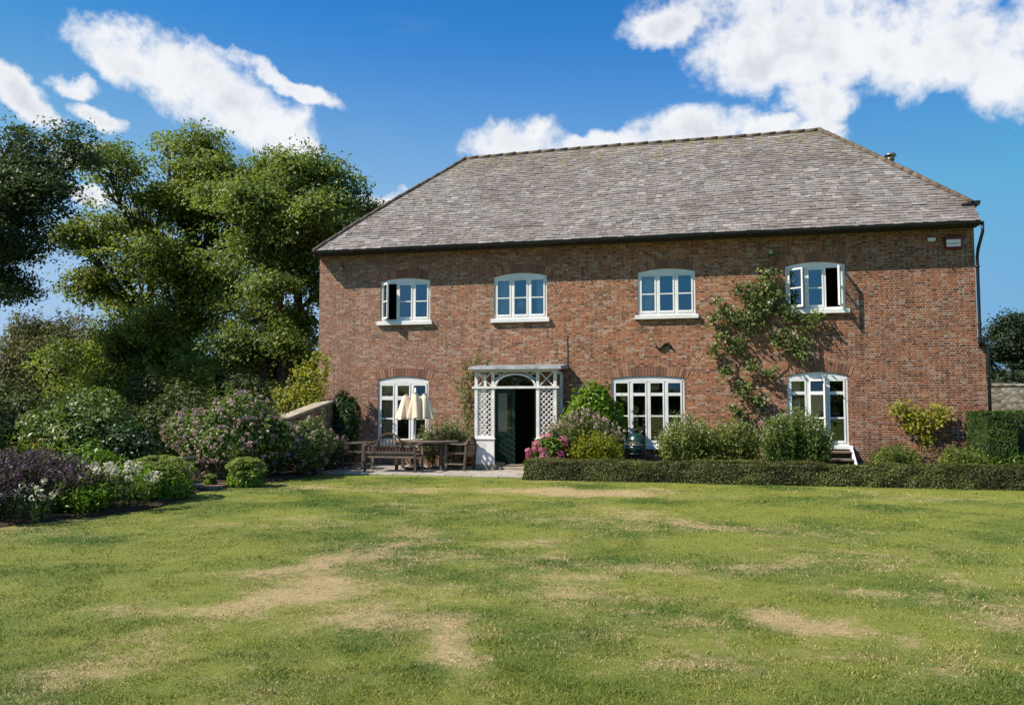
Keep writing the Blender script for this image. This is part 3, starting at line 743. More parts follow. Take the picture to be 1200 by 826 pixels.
pr = MB(); pr.add([(-.86, YF - .14, 2.462), (1.46, YF - .14, 2.462), (1.46, -.002, 2.50), (-.86, -.002, 2.50), (-.84, YF - .12, 2.53), (1.44, YF - .12, 2.53), (1.44, -.002, 2.62), (-.84, -.002, 2.62)], [(3, 2, 1, 0), (4, 5, 6, 7), (0, 1, 5, 4), (1, 2, 6, 5), (2, 3, 7, 6), (3, 0, 4, 7)])
pr.build('porch_roof', M['lead'], porch)
st = MB(); st.box(-.76, -.18, YF - .03, -.002, .034, .158, bev=.008); st.box(.78, 1.36, YF - .03, -.002, .034, .158, bev=.008); st.box(-.176, .776, YF + .05, -.002, .034, .10, bev=.006); st.build('porch_base', M['stone'], porch)

# ---- the door: left leaf shut, glazed above; right leaf swung inwards
def leaf(T, name):
    d = MB(); x0, x1, z0, z1 = 0, .51, .11, 2.02; y0, y1 = 0, .045
    for b in ((x0, x0 + .085, z0, z1), (x1 - .085, x1, z0, z1), (x0 + .085, x1 - .085, z0, z0 + .16), (x0 + .085, x1 - .085, .80, .90), (x0 + .085, x1 - .085, 1.92, z1)): d.box(b[0], b[1], y0, y1, b[2], b[3], T)
    d.box(x0 + .085, x1 - .085, y0 + .014, y1 - .014, .27, .80, T)
    do = d.build(name, M['green_door'], house)
    g = MB(); g.add([(x0 + .085, .02, .90), (x1 - .085, .02, .90), (x1 - .085, .02, 1.92), (x0 + .085, .02, 1.92)], [(0, 1, 2, 3)], False, T); g.build('pane', M['glass_low'], do)
    h = MB(); h.tube([T @ Vector((x1 - .04, -.05, 1.02)), T @ Vector((x1 - .04, 0, 1.02))], .012, 8); h.tube([T @ Vector((x1 - .11, -.05, 1.02)), T @ Vector((x1 - .03, -.05, 1.02))], .011, 8); h.build('handle', M['steel'], do)
    return do
ld = leaf(Matrix.Translation((-.488, .07, 0)) @ Matrix.Diagonal((1.08, 1, 1, 1)), 'door')
cu = MB(); nf = 20
vs = [(-.39 + .24 * i / nf, .115 + .008 * math.sin(i * 2.1), z) for z in (.92, 1.9) for i in range(nf + 1)]
cu.add(vs, [(i, i + 1, nf + 2 + i, nf + 1 + i) for i in range(nf)], True); cu.build('door_curtain', M['curtain'], ld)
leaf(Matrix.Translation((.605, .09, 0)) @ Matrix.Rotation(R(180 - 78), 4, 'Z') @ Matrix.Scale(1, 4), 'door')
df = MB(); a, b = DOOR[0] + .002, DOOR[1] - .002
df.box(a, a + .03, .05, .14, .10, 2.358); df.box(b - .03, b, .05, .14, .10, 2.358); df.box(a + .03, b - .03, .05, .14, 2.03, 2.09); df.box(a + .03, b - .03, .05, .14, 2.32, 2.358); df.build('door_frame', M['dark_timber'], house)
df = MB(); df.box(a + .03, b - .03, .09, .10, 2.09, 2.32); df.build('fanlight', M['glass_low'], house)
df = MB(); df.box(DOOR[0] + .002, DOOR[1] - .002, -.02, .30, .061, .10); df.build('threshold', M['stone'], house)

# ---- timber steps at the garden window
stp = empty('garden_steps', (7.80, -.45, 0), 'three weathered timber steps with white side rail below the garden window at right', 'steps')
for k, (z, y) in enumerate(((.50, -.30), (.34, -.55), (.18, -.80))):
    s_ = MB(); s_.box(7.35, 8.02, y, y + .28, z, z + .045, bev=.005); s_.box(7.37, 8.0, y + .25, y + .27, z - .11, z); s_.build('tread', M['teak'], stp)
s_ = MB(); s_.bar((8.05, -.01, .62), (8.06, -.86, .06), .05, .10); s_.build('side_rail', M['white'], stp)
s_ = MB(); s_.bar((7.33, -.01, .55), (7.33, -.86, .06), .04, .12); s_.build('side_rail', M['white'], stp)

# ---- a lamp standing on the sill inside
lm = empty('table_lamp', (.20, .28, 3.76), 'small white shaded table lamp inside the window above the porch', 'lamp')
q = MB(); q.lathe([(.10, 4.10), (.14, 4.10), (.09, 4.30), (.08, 4.30)], (.20, .28, 0), 20); q.build('lamp_shade', M['curtain'], lm)
q = MB(); q.lathe([(.0, 3.76), (.07, 3.76), (.065, 3.79), (.02, 3.82), (.045, 3.93), (.015, 4.04), (.012, 4.16), (.0, 4.16)], (.20, .28, 0), 16); q.build('lamp_base', M['curtain'], lm)
q = MB(); q.box(-.44, .87, .17, .42, 3.72, 3.76, bev=.01); tag(q.build('window_table', M['teak'], None, (.2, .29, 3.72)), 'narrow wooden shelf under the lamp inside the window above the porch', 'shelf')
# ---- curtains hanging inside
def curtain(x0, x1, z0, z1, y, mat, label, amp=.022, k=46):
    n = int((x1 - x0) * 90); c = MB()
    vs = [(x0 + (x1 - x0) * i / n, y + amp * math.sin(x0 * 3 + i * k / 90) + .008 * math.sin(i * 1.9), z) for z in (z0, z1) for i in range(n + 1)]
    c.add(vs, [(i, i + 1, n + 2 + i, n + 1 + i) for i in range(n)], True)
    tag(c.build('curtain', mat, None, ((x0 + x1) / 2, y, z0)), label, 'curtain', 'curtains hanging inside the house windows')
curtain(-.46, -.06, 3.78, 4.9, .20, M['curtain'], 'pale curtain drawn back at left inside the window above the porch')
curtain(.60, .90, 3.78, 4.9, .20, M['curtain'], 'pale curtain drawn back at right inside the window above the porch')
curtain(3.22, 3.60, 3.78, 4.9, .20, M['curtain'], 'pale curtain at left inside the upstairs window left of the climbing rose')
curtain(-3.63, -3.28, .62, 2.2, .20, M['curtain_beige'], 'beige curtain inside the ground floor window behind the closed parasol')
curtain(6.70, 6.98, .7, 2.2, .20, M['curtain_beige'], 'beige curtain inside the garden window beside the timber steps')
# ================================================================== PLANTS
def rand_dirs(n):
    v = rng.normal(size=(n, 3)); return v / np.linalg.norm(v, axis=1, keepdims=True)
def leaf_quads(P, N, ln, wd, droop=.0, updir=.25):
    """P centres, N rough leaf normals; returns verts (n,4,3): folded rhombus leaves"""
    n = len(P)
    N = N + rng.normal(size=(n, 3)) * .55 + np.array([0, 0, updir]); N /= np.linalg.norm(N, axis=1, keepdims=True) + 1e-9
    T = rng.normal(size=(n, 3)); T[:, 2] -= droop; T -= N * np.sum(T * N, 1, keepdims=True); T /= np.linalg.norm(T, axis=1, keepdims=True) + 1e-9
    B = np.cross(N, T)
    L = (ln * (.65 + .7 * rng.random(n)))[:, None]; W = (wd * (.65 + .7 * rng.random(n)))[:, None]
    f = W * .35
    return np.stack([P - T * L * .5, P + B * W * .5 + N * f - T * L * .05, P + T * L * .5, P - B * W * .5 + N * f - T * L * .05], 1)
def leaf_obj(name, Q, mat, parent, kind=None):
    n = len(Q)
    o = np_mesh(name, Q.reshape(-1, 3), [np.arange(n * 4).reshape(-1, 4)], mat, parent)
    if kind: o['kind'] = kind
    return o
def lump_points(lumps, n, shell=.72):
    """points in the outer part of ellipsoid lumps [(c, r)], not inside other lumps too deeply"""
    vol = np.array([l[1][0] * l[1][1] + l[1][2] * l[1][0] for l in lumps]); pk = rng.choice(len(lumps), n, p=vol / vol.sum())
    C = np.array([l[0] for l in lumps])[pk]; Rr = np.array([l[1] for l in lumps])[pk]
    d = rand_dirs(n); r = shell + (1.06 - shell) * rng.random(n) ** .8
    return C + d * Rr * r[:, None], d

GREENS = {
 'hedge_box': leaf_mat('clipped_box_leaves', [(.05, .042, .018), (.07, .08, .022), (.12, .135, .036), (.21, .22, .065)], .2, .5, 1.6, .35, .6),
 'tree_light': leaf_mat('ash_leaves', [(.075, .115, .026), (.145, .195, .040), (.235, .285, .06), (.34, .37, .085)], .42, .5, .7),
 'tree_dark': leaf_mat('dark_tree_leaves', [(.065, .105, .028), (.12, .175, .042), (.195, .25, .06), (.28, .32, .08)], .42, .5, .7),
 'tree_blue': leaf_mat('bluish_tree_leaves', [(.030, .055, .028), (.06, .098, .040), (.10, .145, .052)], .3, .5, .5),
 'thicket': leaf_mat('thicket_leaves', [(.06, .064, .02), (.11, .11, .036), (.165, .16, .056), (.19, .17, .075)], .2, .7, .35),
 'under': leaf_mat('understorey_leaves', [(.028, .042, .012), (.065, .092, .022), (.12, .155, .038)], .25, .6, .5),
 'hedge': leaf_mat('box_leaves', [(.085, .10, .026), (.14, .16, .042), (.23, .24, .07)], .2, .5, 3),
 'shrub': leaf_mat('shrub_leaves', [(.06, .10, .026), (.12, .18, .042), (.21, .27, .075)], .3, .42, 1.5),
 'bright': leaf_mat('bright_leaves', [(.075, .14, .014), (.14, .24, .022), (.22, .33, .04)], .4, .45, 2),
 'yellow': leaf_mat('yellow_green_leaves', [(.18, .20, .016), (.30, .32, .03), (.42, .40, .06)], .45, .5, 2),
 'ivy': leaf_mat('ivy_leaves', [(.018, .042, .012), (.035, .075, .018), (.07, .12, .03)], .2, .38, 2),
 'rose': leaf_mat('rose_leaves', [(.055, .09, .024), (.11, .155, .04), (.19, .235, .065)], .3, .45, 2),
 'dark_stems': leaf_mat('brown_green_leaves', [(.025, .022, .012), (.05, .045, .022), (.07, .08, .03)], .15, .6, 2),
 'fresh': leaf_mat('fresh_olive_leaves', [(.09, .12, .025), (.17, .22, .045), (.28, .32, .08)], .35, .55, 2),
 'dusty': leaf_mat('dusty_leaves', [(.07, .095, .028), (.13, .165, .045), (.21, .24, .075)], .3, .6, 2),
 'conifer': leaf_mat('conifer_sprays', [(.022, .040, .012), (.045, .070, .018), (.08, .11, .025)], .15, .6, 2),
 'yew': leaf_mat('yew_sprays', [(.026, .060, .010), (.050, .105, .014), (.085, .15, .022)], .25, .55, 2),
 'cedar': leaf_mat('cedar_needles', [(.012, .026, .014), (.026, .046, .020), (.042, .065, .028)], .1, .6, .6),
 'sedum': leaf_mat('sedum_heads', [(.11, .16, .022), (.18, .24, .04), (.26, .31, .08)], .25, .6, 4),
 'purple': leaf_mat('purple_spikes', [(.085, .042, .095), (.15, .075, .165), (.23, .13, .25)], .25, .7, 3),
 'mauve': leaf_mat('mauve_blooms', [(.26, .17, .29), (.42, .30, .43)], .3, .7, 3),
 'pinkpale': leaf_mat('pale_pink_blooms', [(.36, .22, .27), (.52, .36, .40), (.66, .52, .52)], .3, .7, 3),
 'pink': leaf_mat('pink_blooms', [(.42, .09, .22), (.60, .17, .33), (.72, .30, .45)], .3, .6, 3),
 'whitef': leaf_mat('white_blooms', [(.50, .46, .40), (.64, .61, .56), (.72, .70, .66)], .3, .7, 3),
 'orange': leaf_mat('orange_blooms', [(.45, .10, .02), (.6, .2, .04)], .3, .6, 3),
 'rust': leaf_mat('rusty_heather', [(.14, .075, .045), (.22, .14, .09), (.20, .19, .07)], .2, .8, 3),
}

def limb(mbx, a, b, r0, r1, bend=.15, n=6, seg=8):
    a = Vector(a); b = Vector(b); L = (b - a).length
    off = Vector((random.uniform(-1, 1), random.uniform(-1, 1), random.uniform(.2, .9))) * L * bend
    pts = []; rad = []
    for i in range(n + 1):
        u = i / n; p = a.lerp(b, u) + off * (4 * u * (1 - u)) * .5 + Vector((random.uniform(-1, 1), random.uniform(-1, 1), random.uniform(-1, 1))) * L * .015 * (0 < i < n)
        pts.append(p); rad.append(r0 + (r1 - r0) * u)
    mbx.tube(pts, rad, seg); return pts

SEED = 3
def tree(name, label, cat, base, forks, lobes, mat, leaf=.14, per=90, sub=26, trunk_r=.3, group=None, spread=.30, shell=.35, jitter=1.0):
    root = empty(name, base, label, cat, group); random.seed(int(abs(base[0]) * 100) + SEED)
    tr = MB(); b = Vector(base)
    P_all = []; N_all = []
    fk = [Vector(f) for f in forks]
    # trunk flare, then stems up to the forks
    for f in fk:
        limb(tr, b - Vector((0, 0, .2)) + Vector((random.uniform(-.1, .1), random.uniform(-.1, .1), 0)), f, trunk_r, trunk_r * .6, .06, 7, 10)
    for f in fk:   # each stem runs on into the crown and tapers out
        c, r = max(((Vector(c), r) for c, r in lobes if (Vector(c) - f).xy.length < 2.6), key=lambda q: q[0].z, default=(f + Vector((0, 0, 2)), 1))
        limb(tr, f - (f - b).normalized() * .12, c, trunk_r * .62, .04, .08, 6, 8)
    for c, r in lobes:
        r = r * random.uniform(.80, 1.0); c = Vector(c) + Vector((random.uniform(-.6, .6), random.uniform(-1.3, 1.0), random.uniform(-.3, .3))) * jitter
        cand = sorted(fk, key=lambda f: (f - c).length + max(0, f.z - c.z) * 1.5); f0 = cand[0]
        low = b.lerp(f0, min(1, max(.35, (c.z - r - b.z) / max(.1, f0.z - b.z)))) if c.z < f0.z + .5 else f0
        tip = c + Vector((0, 0, -.25 * r)); pts = limb(tr, low, tip, trunk_r * .34, .045, .16, 7, 7)
        for k in range(sub):
            d = rand_dirs(1)[0]
            if d[2] < -.2 and random.random() < .6: d[2] = -d[2] * .6
            rr = r * (shell + (1.06 - shell) * random.random() ** .5)
            e = c + Vector(d) * rr; e.z = c.z + d[2] * rr * .9
            s0 = pts[random.choice((2, 3, 4, 5, 6, 7))]; tw = limb(tr, s0, e, .034, .008, .12, 4, 4)
            # a spray: three or four flat leafy twigs round the end of the branchlet
            for m in range(random.choice((2, 3, 3, 4))):
                n = int(per * random.uniform(.5, 1.4)); sc = spread * random.uniform(.55, 1.2)
                o = np.array(e) + rng.normal(size=3) * np.array([.34, .34, .24]) * r / 1.2
                g = np.clip(rng.normal(size=(n, 3)), -1.8, 1.8) * np.array([sc, sc, sc * .42])
                ax = np.array([d[0], d[1], 0]); g[:, 2] -= np.abs(g @ ax) * .30
                P_all.append(o + g); N_all.append(np.tile(np.array([d[0] * .45, d[1] * .45 - .12, .55]), (n, 1)))
    tr.build('trunk', M['bark'], root)
    P = np.concatenate(P_all); N = np.concatenate(N_all)
    leaf_obj('crown', leaf_quads(P, N, leaf, leaf * .55, .5), mat, root)
    return root

def bush(name, label, cat, x0, x1, y, depth, top, mat, n, leaf, group=None, lumps=12, z0=.03, lump_r=.36, flowers=None, parent=None, stems=True, asp=.5, flat=0, base_part='foliage', upd=.25):
    cx = (x0 + x1) / 2; rx = (x1 - x0) / 2; ry = depth / 2; hz = top - z0
    root = parent or empty(name, (cx, y, z0), label, cat, group)
    L = []
    for k in range(lumps):
        d = rand_dirs(1)[0]; rad = random.random() ** .4
        s = lump_r * random.uniform(.75, 1.25)
        c = np.array([cx + d[0] * rx * (1 - s) * rad, y + d[1] * ry * (1 - s) * rad, z0 + hz * (.5 + .5 * d[2] * (1 - s) * rad)])
        L.append((c, np.array([rx * s * 1.1, ry * s * 1.1, hz * .5 * s * 1.25])))
    L.append((np.array([cx, y, z0 + hz * .40]), np.array([rx * .70, ry * .70, hz * .44])))
    P, D = lump_points(L, n); ok = P[:, 2] > z0 + .01; P, D = P[ok], D[ok]
    SP = []; SD = []   # loose shoots standing out of the outline
    size = min(rx, hz * .6)
    for k in range(lumps * 3):
        c, rr_ = L[random.randrange(len(L))]; d = rand_dirs(1)[0]; d[2] = abs(d[2]) * .8 + .25; d[1] -= .1; d /= np.linalg.norm(d)
        q = c + d * rr_ * .92; ln = size * random.uniform(.12, .42); m = max(5, int(ln / leaf * 5)); u = rng.random(m)[:, None]
        dd = d * .5 + np.array([0, 0, .7]) + rng.normal(size=3) * .25
        SP.append(q + dd * ln * u + rng.normal(size=(m, 3)) * leaf * .38); SD.append(np.tile(d + np.array([0, 0, .5]), (m, 1)))
    P = np.concatenate([P] + SP); D = np.concatenate([D] + SD); ok = P[:, 2] > z0 + .01; P, D = P[ok], D[ok]
    leaf_obj(base_part, leaf_quads(P, D, leaf, leaf * asp, .2, upd), mat, root)
    if stems:
        sm = MB()
        for c, r in L[:10]: limb(sm, (cx + random.uniform(-.2, .2) * rx, y + random.uniform(-.2, .2) * ry, z0 - .02), c, .012 + .006 * hz, .005, .1, 4, 5)
        sm.build('stem', M['stem'], root)
    if flowers:
        for spec in flowers: bloom(root, L, **spec)
    return root
def bloom(root, L, mat, heads, r, petals, size, top_bias=.2, single=False, part='flower_head'):
    """flower heads: tight rounds of petals on the outer skin of the plant"""
    P, D = lump_points(L, heads * 8, 1.0)
    sc = P[:, 2] * 1.2 - P[:, 1] * .8 + rng.random(len(P)) * (1.6 - top_bias)
    inside = np.zeros(len(P), bool)
    for c, rr in L: inside |= (((P - c) / (rr * .97)) ** 2).sum(1) < .93
    P = P[~inside]; D = D[~inside]; sc = sc[~inside]
    o = np.argsort(-sc)[:heads * 3]; o = rng.permutation(o)[:heads]
    allq = []
    for i in o:
        d = rand_dirs(petals); d = d + D[i] * .5; d /= np.linalg.norm(d, axis=1, keepdims=True)
        rr = r * random.uniform(.7, 1.3)
        q = leaf_quads(P[i] + D[i] * r * .3 + d * rr * np.array([1, 1, .75]), d, size, size * .8, 0, .1)
        if single: leaf_obj(part, q, mat, root)
        else: allq.append(q)
    if not single: leaf_obj('blossom', np.concatenate(allq), mat, root, 'stuff')

def herb(name, label, cat, x0, x1, y, depth, top, leafm, flowerm, nst, lpst, leaf, group=None, fl=.3, fsize=.03, fper=26, fr=.02, lean=.25, z0=.03, head=False, low=.25):
    """upright stems with leaves up them and flowers at the tip"""
    cx = (x0 + x1) / 2; root = empty(name, (cx, y, z0), label, cat, group); hz = top - z0
    sm = MB(); LP = []; LN = []; FQ = []
    for k in range(nst):
        u = random.uniform(-1, 1); v = random.uniform(-1, 1)
        b = np.array([cx + u * (x1 - x0) * .34, y + v * depth * .36, z0])
        hh = hz * (1 - .32 * (u * u + .4 * v * v)) * random.uniform(.78, 1.04)
        tp = b + np.array([u * (x1 - x0) * .16 + random.uniform(-1, 1) * lean * hh * .3, v * depth * .15 + random.uniform(-1, 1) * lean * hh * .3, hh])
        md = (b + tp) / 2 + np.array([-u * .03, -v * .03, .02])
        sm.tube([b, md, tp], [.006, .0045, .002], 4)
        s = low + (1 - low) * rng.random(lpst); p = b + (tp - b) * s[:, None] + rng.normal(size=(lpst, 3)) * leaf * .55
        LP.append(p); LN.append(rng.normal(size=(lpst, 3)) * .6 + np.array([0, 0, .6]))
        if flowerm:
            if head:
                d = rand_dirs(fper); FQ.append(leaf_quads(tp + d * fr, d, fsize, fsize * .8, 0, .1))
            else:
                s = 1 - fl * rng.random(fper); p = b + (tp - b) * s[:, None] + rng.normal(size=(fper, 3)) * fr
                FQ.append(leaf_quads(p, rng.normal(size=(fper, 3)), fsize, fsize * .7))
    sm.build('stem', M['green_stem'], root)
    leaf_obj('foliage', leaf_quads(np.concatenate(LP), np.concatenate(LN), leaf, leaf * .38, .4), leafm, root)
    if flowerm: leaf_obj('blossom', np.concatenate(FQ), flowerm, root, 'stuff')
    return root

# ---- big trees
T1 = [(-16.03, 8.08, 11.51, 1.38), (-14.36, 8.46, 11.75, 1.24), (-17.72, 7.74, 10.58, 1.24), (-18.4, 7.62, 8.7, 1.0), (-16.74, 8.06, 9.28, 1.58), (-14.72, 8.51, 9.62, 1.58), (-12.77, 8.9, 10.82, 1.17), (-18.7, 7.69, 6.2, 0.9), (-17.44, 8.05, 6.88, 1.44), (-15.43, 8.5, 7.22, 1.58), (-13.2, 8.5, 10.0, 1.25), (-13.0, 8.6, 8.6, 1.35), (-13.1, 8.3, 6.6, 1.3), (-13.3, 8.0, 5.0, 1.2), (-14.2, 7.6, 3.4, 1.3), (-15.6, 7.4, 4.3, 1.2), (-18.9, 7.4, 3.2, 1.2), (-17.2, 7.2, 2.2, 1.2), (-15.0, 7.2, 2.2, 1.2), (-16.8, 8.33, 4.82, 1.44), (-18.54, 7.9, 5.1, 1.17), (-14.79, 8.78, 5.16, 1.44), (-16.16, 8.6, 2.93, 1.275), (-17.66, 8.23, 3.28, 1.24), (-13.58, 8.89, 7.91, 1.24)]
T2 = [(-12.19, 10.02, 11.46, 1.13), (-10.89, 10.35, 11.1, 1.13), (-9.87, 10.66, 10.04, 0.99), (-11.87, 10.22, 9.51, 1.42), (-10.33, 10.63, 8.81, 1.13), (-12.76, 10.13, 7.57, 1.49), (-10.87, 10.61, 7.04, 1.27), (-9.53, 10.78, 9.44, 0.78), (-13.38, 10.14, 5.27, 1.35), (-11.76, 10.53, 5.09, 1.2), (-12.31, 10.51, 3.33, 1.06), (-13.59, 9.79, 9.87, 1.06), (-13.76, 10.18, 3.15, 1.06), (-10.99, 10.8, 3.68, 0.92), (-9.35, 10.9, 9.6, .7), (-11.2, 9.6, 8.3, 1.2), (-10.4, 10.0, 6.2, 1.0)]
T2 = [(4.8 + .85 * (a - 4.8), -20.34 + .85 * (b + 20.34), 1.63 + .85 * (c - 1.63), .85 * d) for a, b, c, d in T2]
T0 = [(-18.12, 2.5, 10.6, 1.11), (-16.91, 2.83, 9.87, 1.11), (-16.25, 3.06, 8.76, 0.82), (-17.72, 2.71, 8.7, 1.23), (-18.03, 2.75, 6.96, 1.23), (-17.6, 2.97, 6.67, 0.7), (-18.39, 2.77, 5.36, 0.93), (-18.0, 2.95, 5.5, 0.6), (-19.69, 2.17, 9.87, 1.75), (-19.88, 2.32, 6.96, 1.75), (-20.85, 2.0, 8.41, 1.75)]
def lob(L, extra=12):
    out = [((a, b, c), r) for a, b, c, r in L]; k = 0
    while k < extra:
        p, q = random.sample(L, 2); d = math.dist(p[:3], q[:3])
        if d > 4.6: continue
        u = random.uniform(.3, .7); out.append(((p[0] + (q[0] - p[0]) * u, p[1] + (q[1] - p[1]) * u + random.uniform(-1.6, .6), p[2] + (q[2] - p[2]) * u), (p[3] + q[3]) * .36)); k += 1
    return out
tree('broadleaf_tree', 'tall light green broadleaf tree behind the flower border, its crown wide and open', 'tree', (-15.7, 8.8, 0), [(-15.9, 8.6, 6.2), (-14.9, 8.8, 6.8), (-17.0, 8.2, 5.2)], lob(T1), GREENS['tree_light'], .155, 36, 26, .26, 'tall trees left of the house')
tree('broadleaf_tree', 'darker broadleaf tree with bare forked trunk close to the left end of the house', 'tree', (-9.65, 5.4, 0), [(-9.75, 5.6, 5.2), (-9.05, 5.7, 5.6), (-10.25, 5.4, 4.5)], lob(T2), GREENS['tree_dark'], .135, 36, 26, .25, 'tall trees left of the house')
tree('broadleaf_tree', 'bluish dark broadleaf tree cut off by the left edge of the photo', 'tree', (-20.2, 2.0, 0), [(-19.6, 2.2, 5.6), (-19.2, 2.3, 7.2)], lob(T0, 6), GREENS['tree_blue'], .135, 34, 24, .30, 'tall trees left of the house')
# cedar-like tree at the far right
RT = []
for k in range(22):
    a = random.uniform(0, 6.28); z = random.uniform(2.5, 7.6); rr = 3.4 * (1 - abs(z - 4.5) / 5.5) * random.uniform(.5, 1)
    RT.append(((27.6 + rr * math.cos(a), 46.5 + rr * math.sin(a), z), random.uniform(.8, 1.25)))
tree('dark_tree', 'dark dense tree beyond the stone wall right of the house', 'tree', (27.6, 46.5, 0), [(27.6, 46.5, 4.2), (28.2, 46.5, 5.5)], RT, GREENS['cedar'], .24, 36, 18, .35, spread=.42)

# ---- hedgerow and understorey behind the border
hz = [(-37, 12, 6.5, 6.4, 'thicket', 'broad olive brown thicket at the left edge behind the cut off tree'), (-31, 19, 7, 7.2, 'thicket', 'broad olive brown thicket farthest back at the left'), (-27, 12.5, 6, 5.0, 'thicket', 'low olive brown thicket in front of the taller ones at left'), (-33, 14, 4.6, 6.0, 'thicket', 'olive brown hedgerow thicket far left behind the border'), (-29.2, 15.5, 4.4, 6.3, 'thicket', 'taller olive brown thicket behind the border, left of the light tree'),
      (-25.6, 16, 4.2, 5.9, 'thicket', 'olive brown thicket between the cut off tree and the light tree'), (-22.3, 17, 4.6, 5.2, 'under', 'dark thicket under the left side of the light tree'),
      (-18.6, 16, 4.6, 4.4, 'under', 'dark thicket behind the light tree trunk'), (-15.0, 16.5, 4.6, 4.0, 'under', 'dark thicket between the two tall tree trunks'), (-11.6, 17, 4.4, 4.0, 'under', 'dark thicket behind the forked trunk beside the house')]
for x, y, wd, top, k, lb in hz:
    bush('thicket', lb, 'thicket', x - wd / 2 - .6, x + wd / 2 + .6, y, 4.2, top, GREENS[k], 17000, .19, 'thickets behind the flower border', 22, 0, .30)
us = [(-10.2, 1.0, 3.4, 2.4, 'deep green undergrowth bush between the pink shrub and the trees'), (-19.5, -1.0, 4.6, 2.7, 'deep green undergrowth bush far left behind the shadowy shrub'), (-11.0, -5.0, 2.8, 1.9, 'deep green bush left of the tall mid green shrub'), (-13.0, 3.0, 4.2, 2.6, 'deep green undergrowth bush below the light tree'), (-9.6, 4.6, 3.6, 2.4, 'deep green undergrowth bush below the forked trunk'), (-16.6, 1.2, 4.0, 2.5, 'deep green undergrowth bush below the cut off tree'), (-7.3, 3.2, 2.6, 2.2, 'deep green undergrowth bush beside the house corner'), (-12.6, -2.0, 3.4, 2.2, 'deep green bush at the back of the border, left of the lilac shrub')]
for x, y, wd, top, lb in us:
    bush('undergrowth_bush', lb, 'bush', x - wd / 2, x + wd / 2, y, 2.6, top, GREENS['under'], 9000, .12, 'undergrowth bushes under the trees', 16, 0, .33)

# ---- left border
G = 'plants of the left flower border'
bush('lilac_shrub', 'big shrub full of pale pink blooms in the border before the sloping wall', 'shrub', -6.8, -3.72, -4.4, 2.4, 1.9, GREENS['shrub'], 15000, .085, G, 20, .05, .34,
     [dict(mat=GREENS['pinkpale'], heads=420, r=.036, petals=14, size=.036), dict(mat=GREENS['mauve'], heads=70, r=.05, petals=22, size=.035, top_bias=1.2)])
bush('lilac_shrub', 'smaller pale pink flowering shrub beside the patio', 'shrub', -4.95, -3.42, -2.95, 1.6, 1.28, GREENS['shrub'], 8000, .075, G, 14, .05, .34,
     [dict(mat=GREENS['pinkpale'], heads=150, r=.034, petals=14, size=.035)])
bush('lilac_shrub', 'pale pink flowering shrub tucked between the big and the small pink shrubs', 'shrub', -5.4, -4.05, -3.55, 1.2, 1.5, GREENS['shrub'], 7000, .08, G, 12, .05, .36,
     [dict(mat=GREENS['pinkpale'], heads=90, r=.034, petals=14, size=.035), dict(mat=GREENS['mauve'], heads=14, r=.05, petals=22, size=.035, top_bias=1.2)])
bush('conifer_bush', 'dark green feathery bush at the patio edge left of the chairs', 'bush', -4.55, -3.66, -1.95, .9, .92, GREENS['conifer'], 7000, .06, G, 12, .03, .4, asp=.25)
bush('green_shrub', 'tall mid green shrub at the back of the border behind the white flowers', 'shrub', -8.35, -5.65, -6.6, 2.2, 2.02, GREENS['shrub'], 13000, .095, G, 18, .05, .34,
     [dict(mat=GREENS['whitef'], heads=14, r=.03, petals=8, size=.03)])
bush('green_shrub', 'low dark shrub between the sedum and the big pink shrub', 'shrub', -7.0, -5.0, -6.9, 1.2, 1.25, GREENS['ivy'], 6000, .08, G, 12, .05, .36, [dict(mat=GREENS['mauve'], heads=16, r=.04, petals=14, size=.03, top_bias=1)])
bush('green_shrub', 'shadowy shrub at the left edge behind the purple spikes', 'shrub', -9.6, -6.9, -8.6, 1.6, 1.55, GREENS['under'], 9000, .09, G, 14, .05, .36, [dict(mat=GREENS['pinkpale'], heads=14, r=.03, petals=10, size=.03)])
herb('salvia_clump', 'wide clump of purple flower spikes at the front left of the border', 'flowers', -6.1, -4.05, -10.45, 2.0, 1.0, GREENS['dark_stems'], GREENS['purple'], 270, 24, .07, G, .5, .034, 34, .018, .35)
herb('salvia_clump', 'darker purple spiked clump behind the white phlox', 'flowers', -6.4, -5.0, -9.3, 1.2, .9, GREENS['dark_stems'], GREENS['purple'], 170, 24, .07, G, .45, .032, 28, .018, .35)
herb('orange_perennial', 'leafy perennial with few orange flowers at the left edge', 'flowers', -7.8, -6.5, -8.0, .8, .98, GREENS['bright'], GREENS['orange'], 40, 30, .12, G, .12, .04, 6, .03, .5)
herb('white_phlox', 'white phlox in bloom at the lawn edge beside the sedum', 'flowers', -4.6, -3.52, -9.35, .9, .72, GREENS['shrub'], GREENS['whitef'], 40, 28, .075, G, .1, .034, 34, .05, .5, head=True)
herb('white_phlox', 'small white flowers in front of the purple spikes', 'flowers', -4.4, -3.8, -10.95, .5, .6, GREENS['ivy'], GREENS['whitef'], 16, 20, .06, G, .1, .03, 18, .035, .6, head=True)
herb('leafy_perennial', 'fresh green low mound between the purple spikes and the phlox', 'plant', -4.9, -3.8, -9.9, .8, .5, GREENS['bright'], None, 110, 30, .08, G)
bush('green_shrub', 'sunlit yellow green shrub behind the sedum dome', 'shrub', -6.5, -4.9, -8.0, 1.1, 1.0, GREENS['bright'], 5000, .085, G, 12, .03, .36)
herb('leafy_perennial', 'bright leafy perennial between the phlox and the sedum', 'plant', -5.2, -3.9, -8.5, .6, .62, GREENS['bright'], None, 110, 26, .09, G)
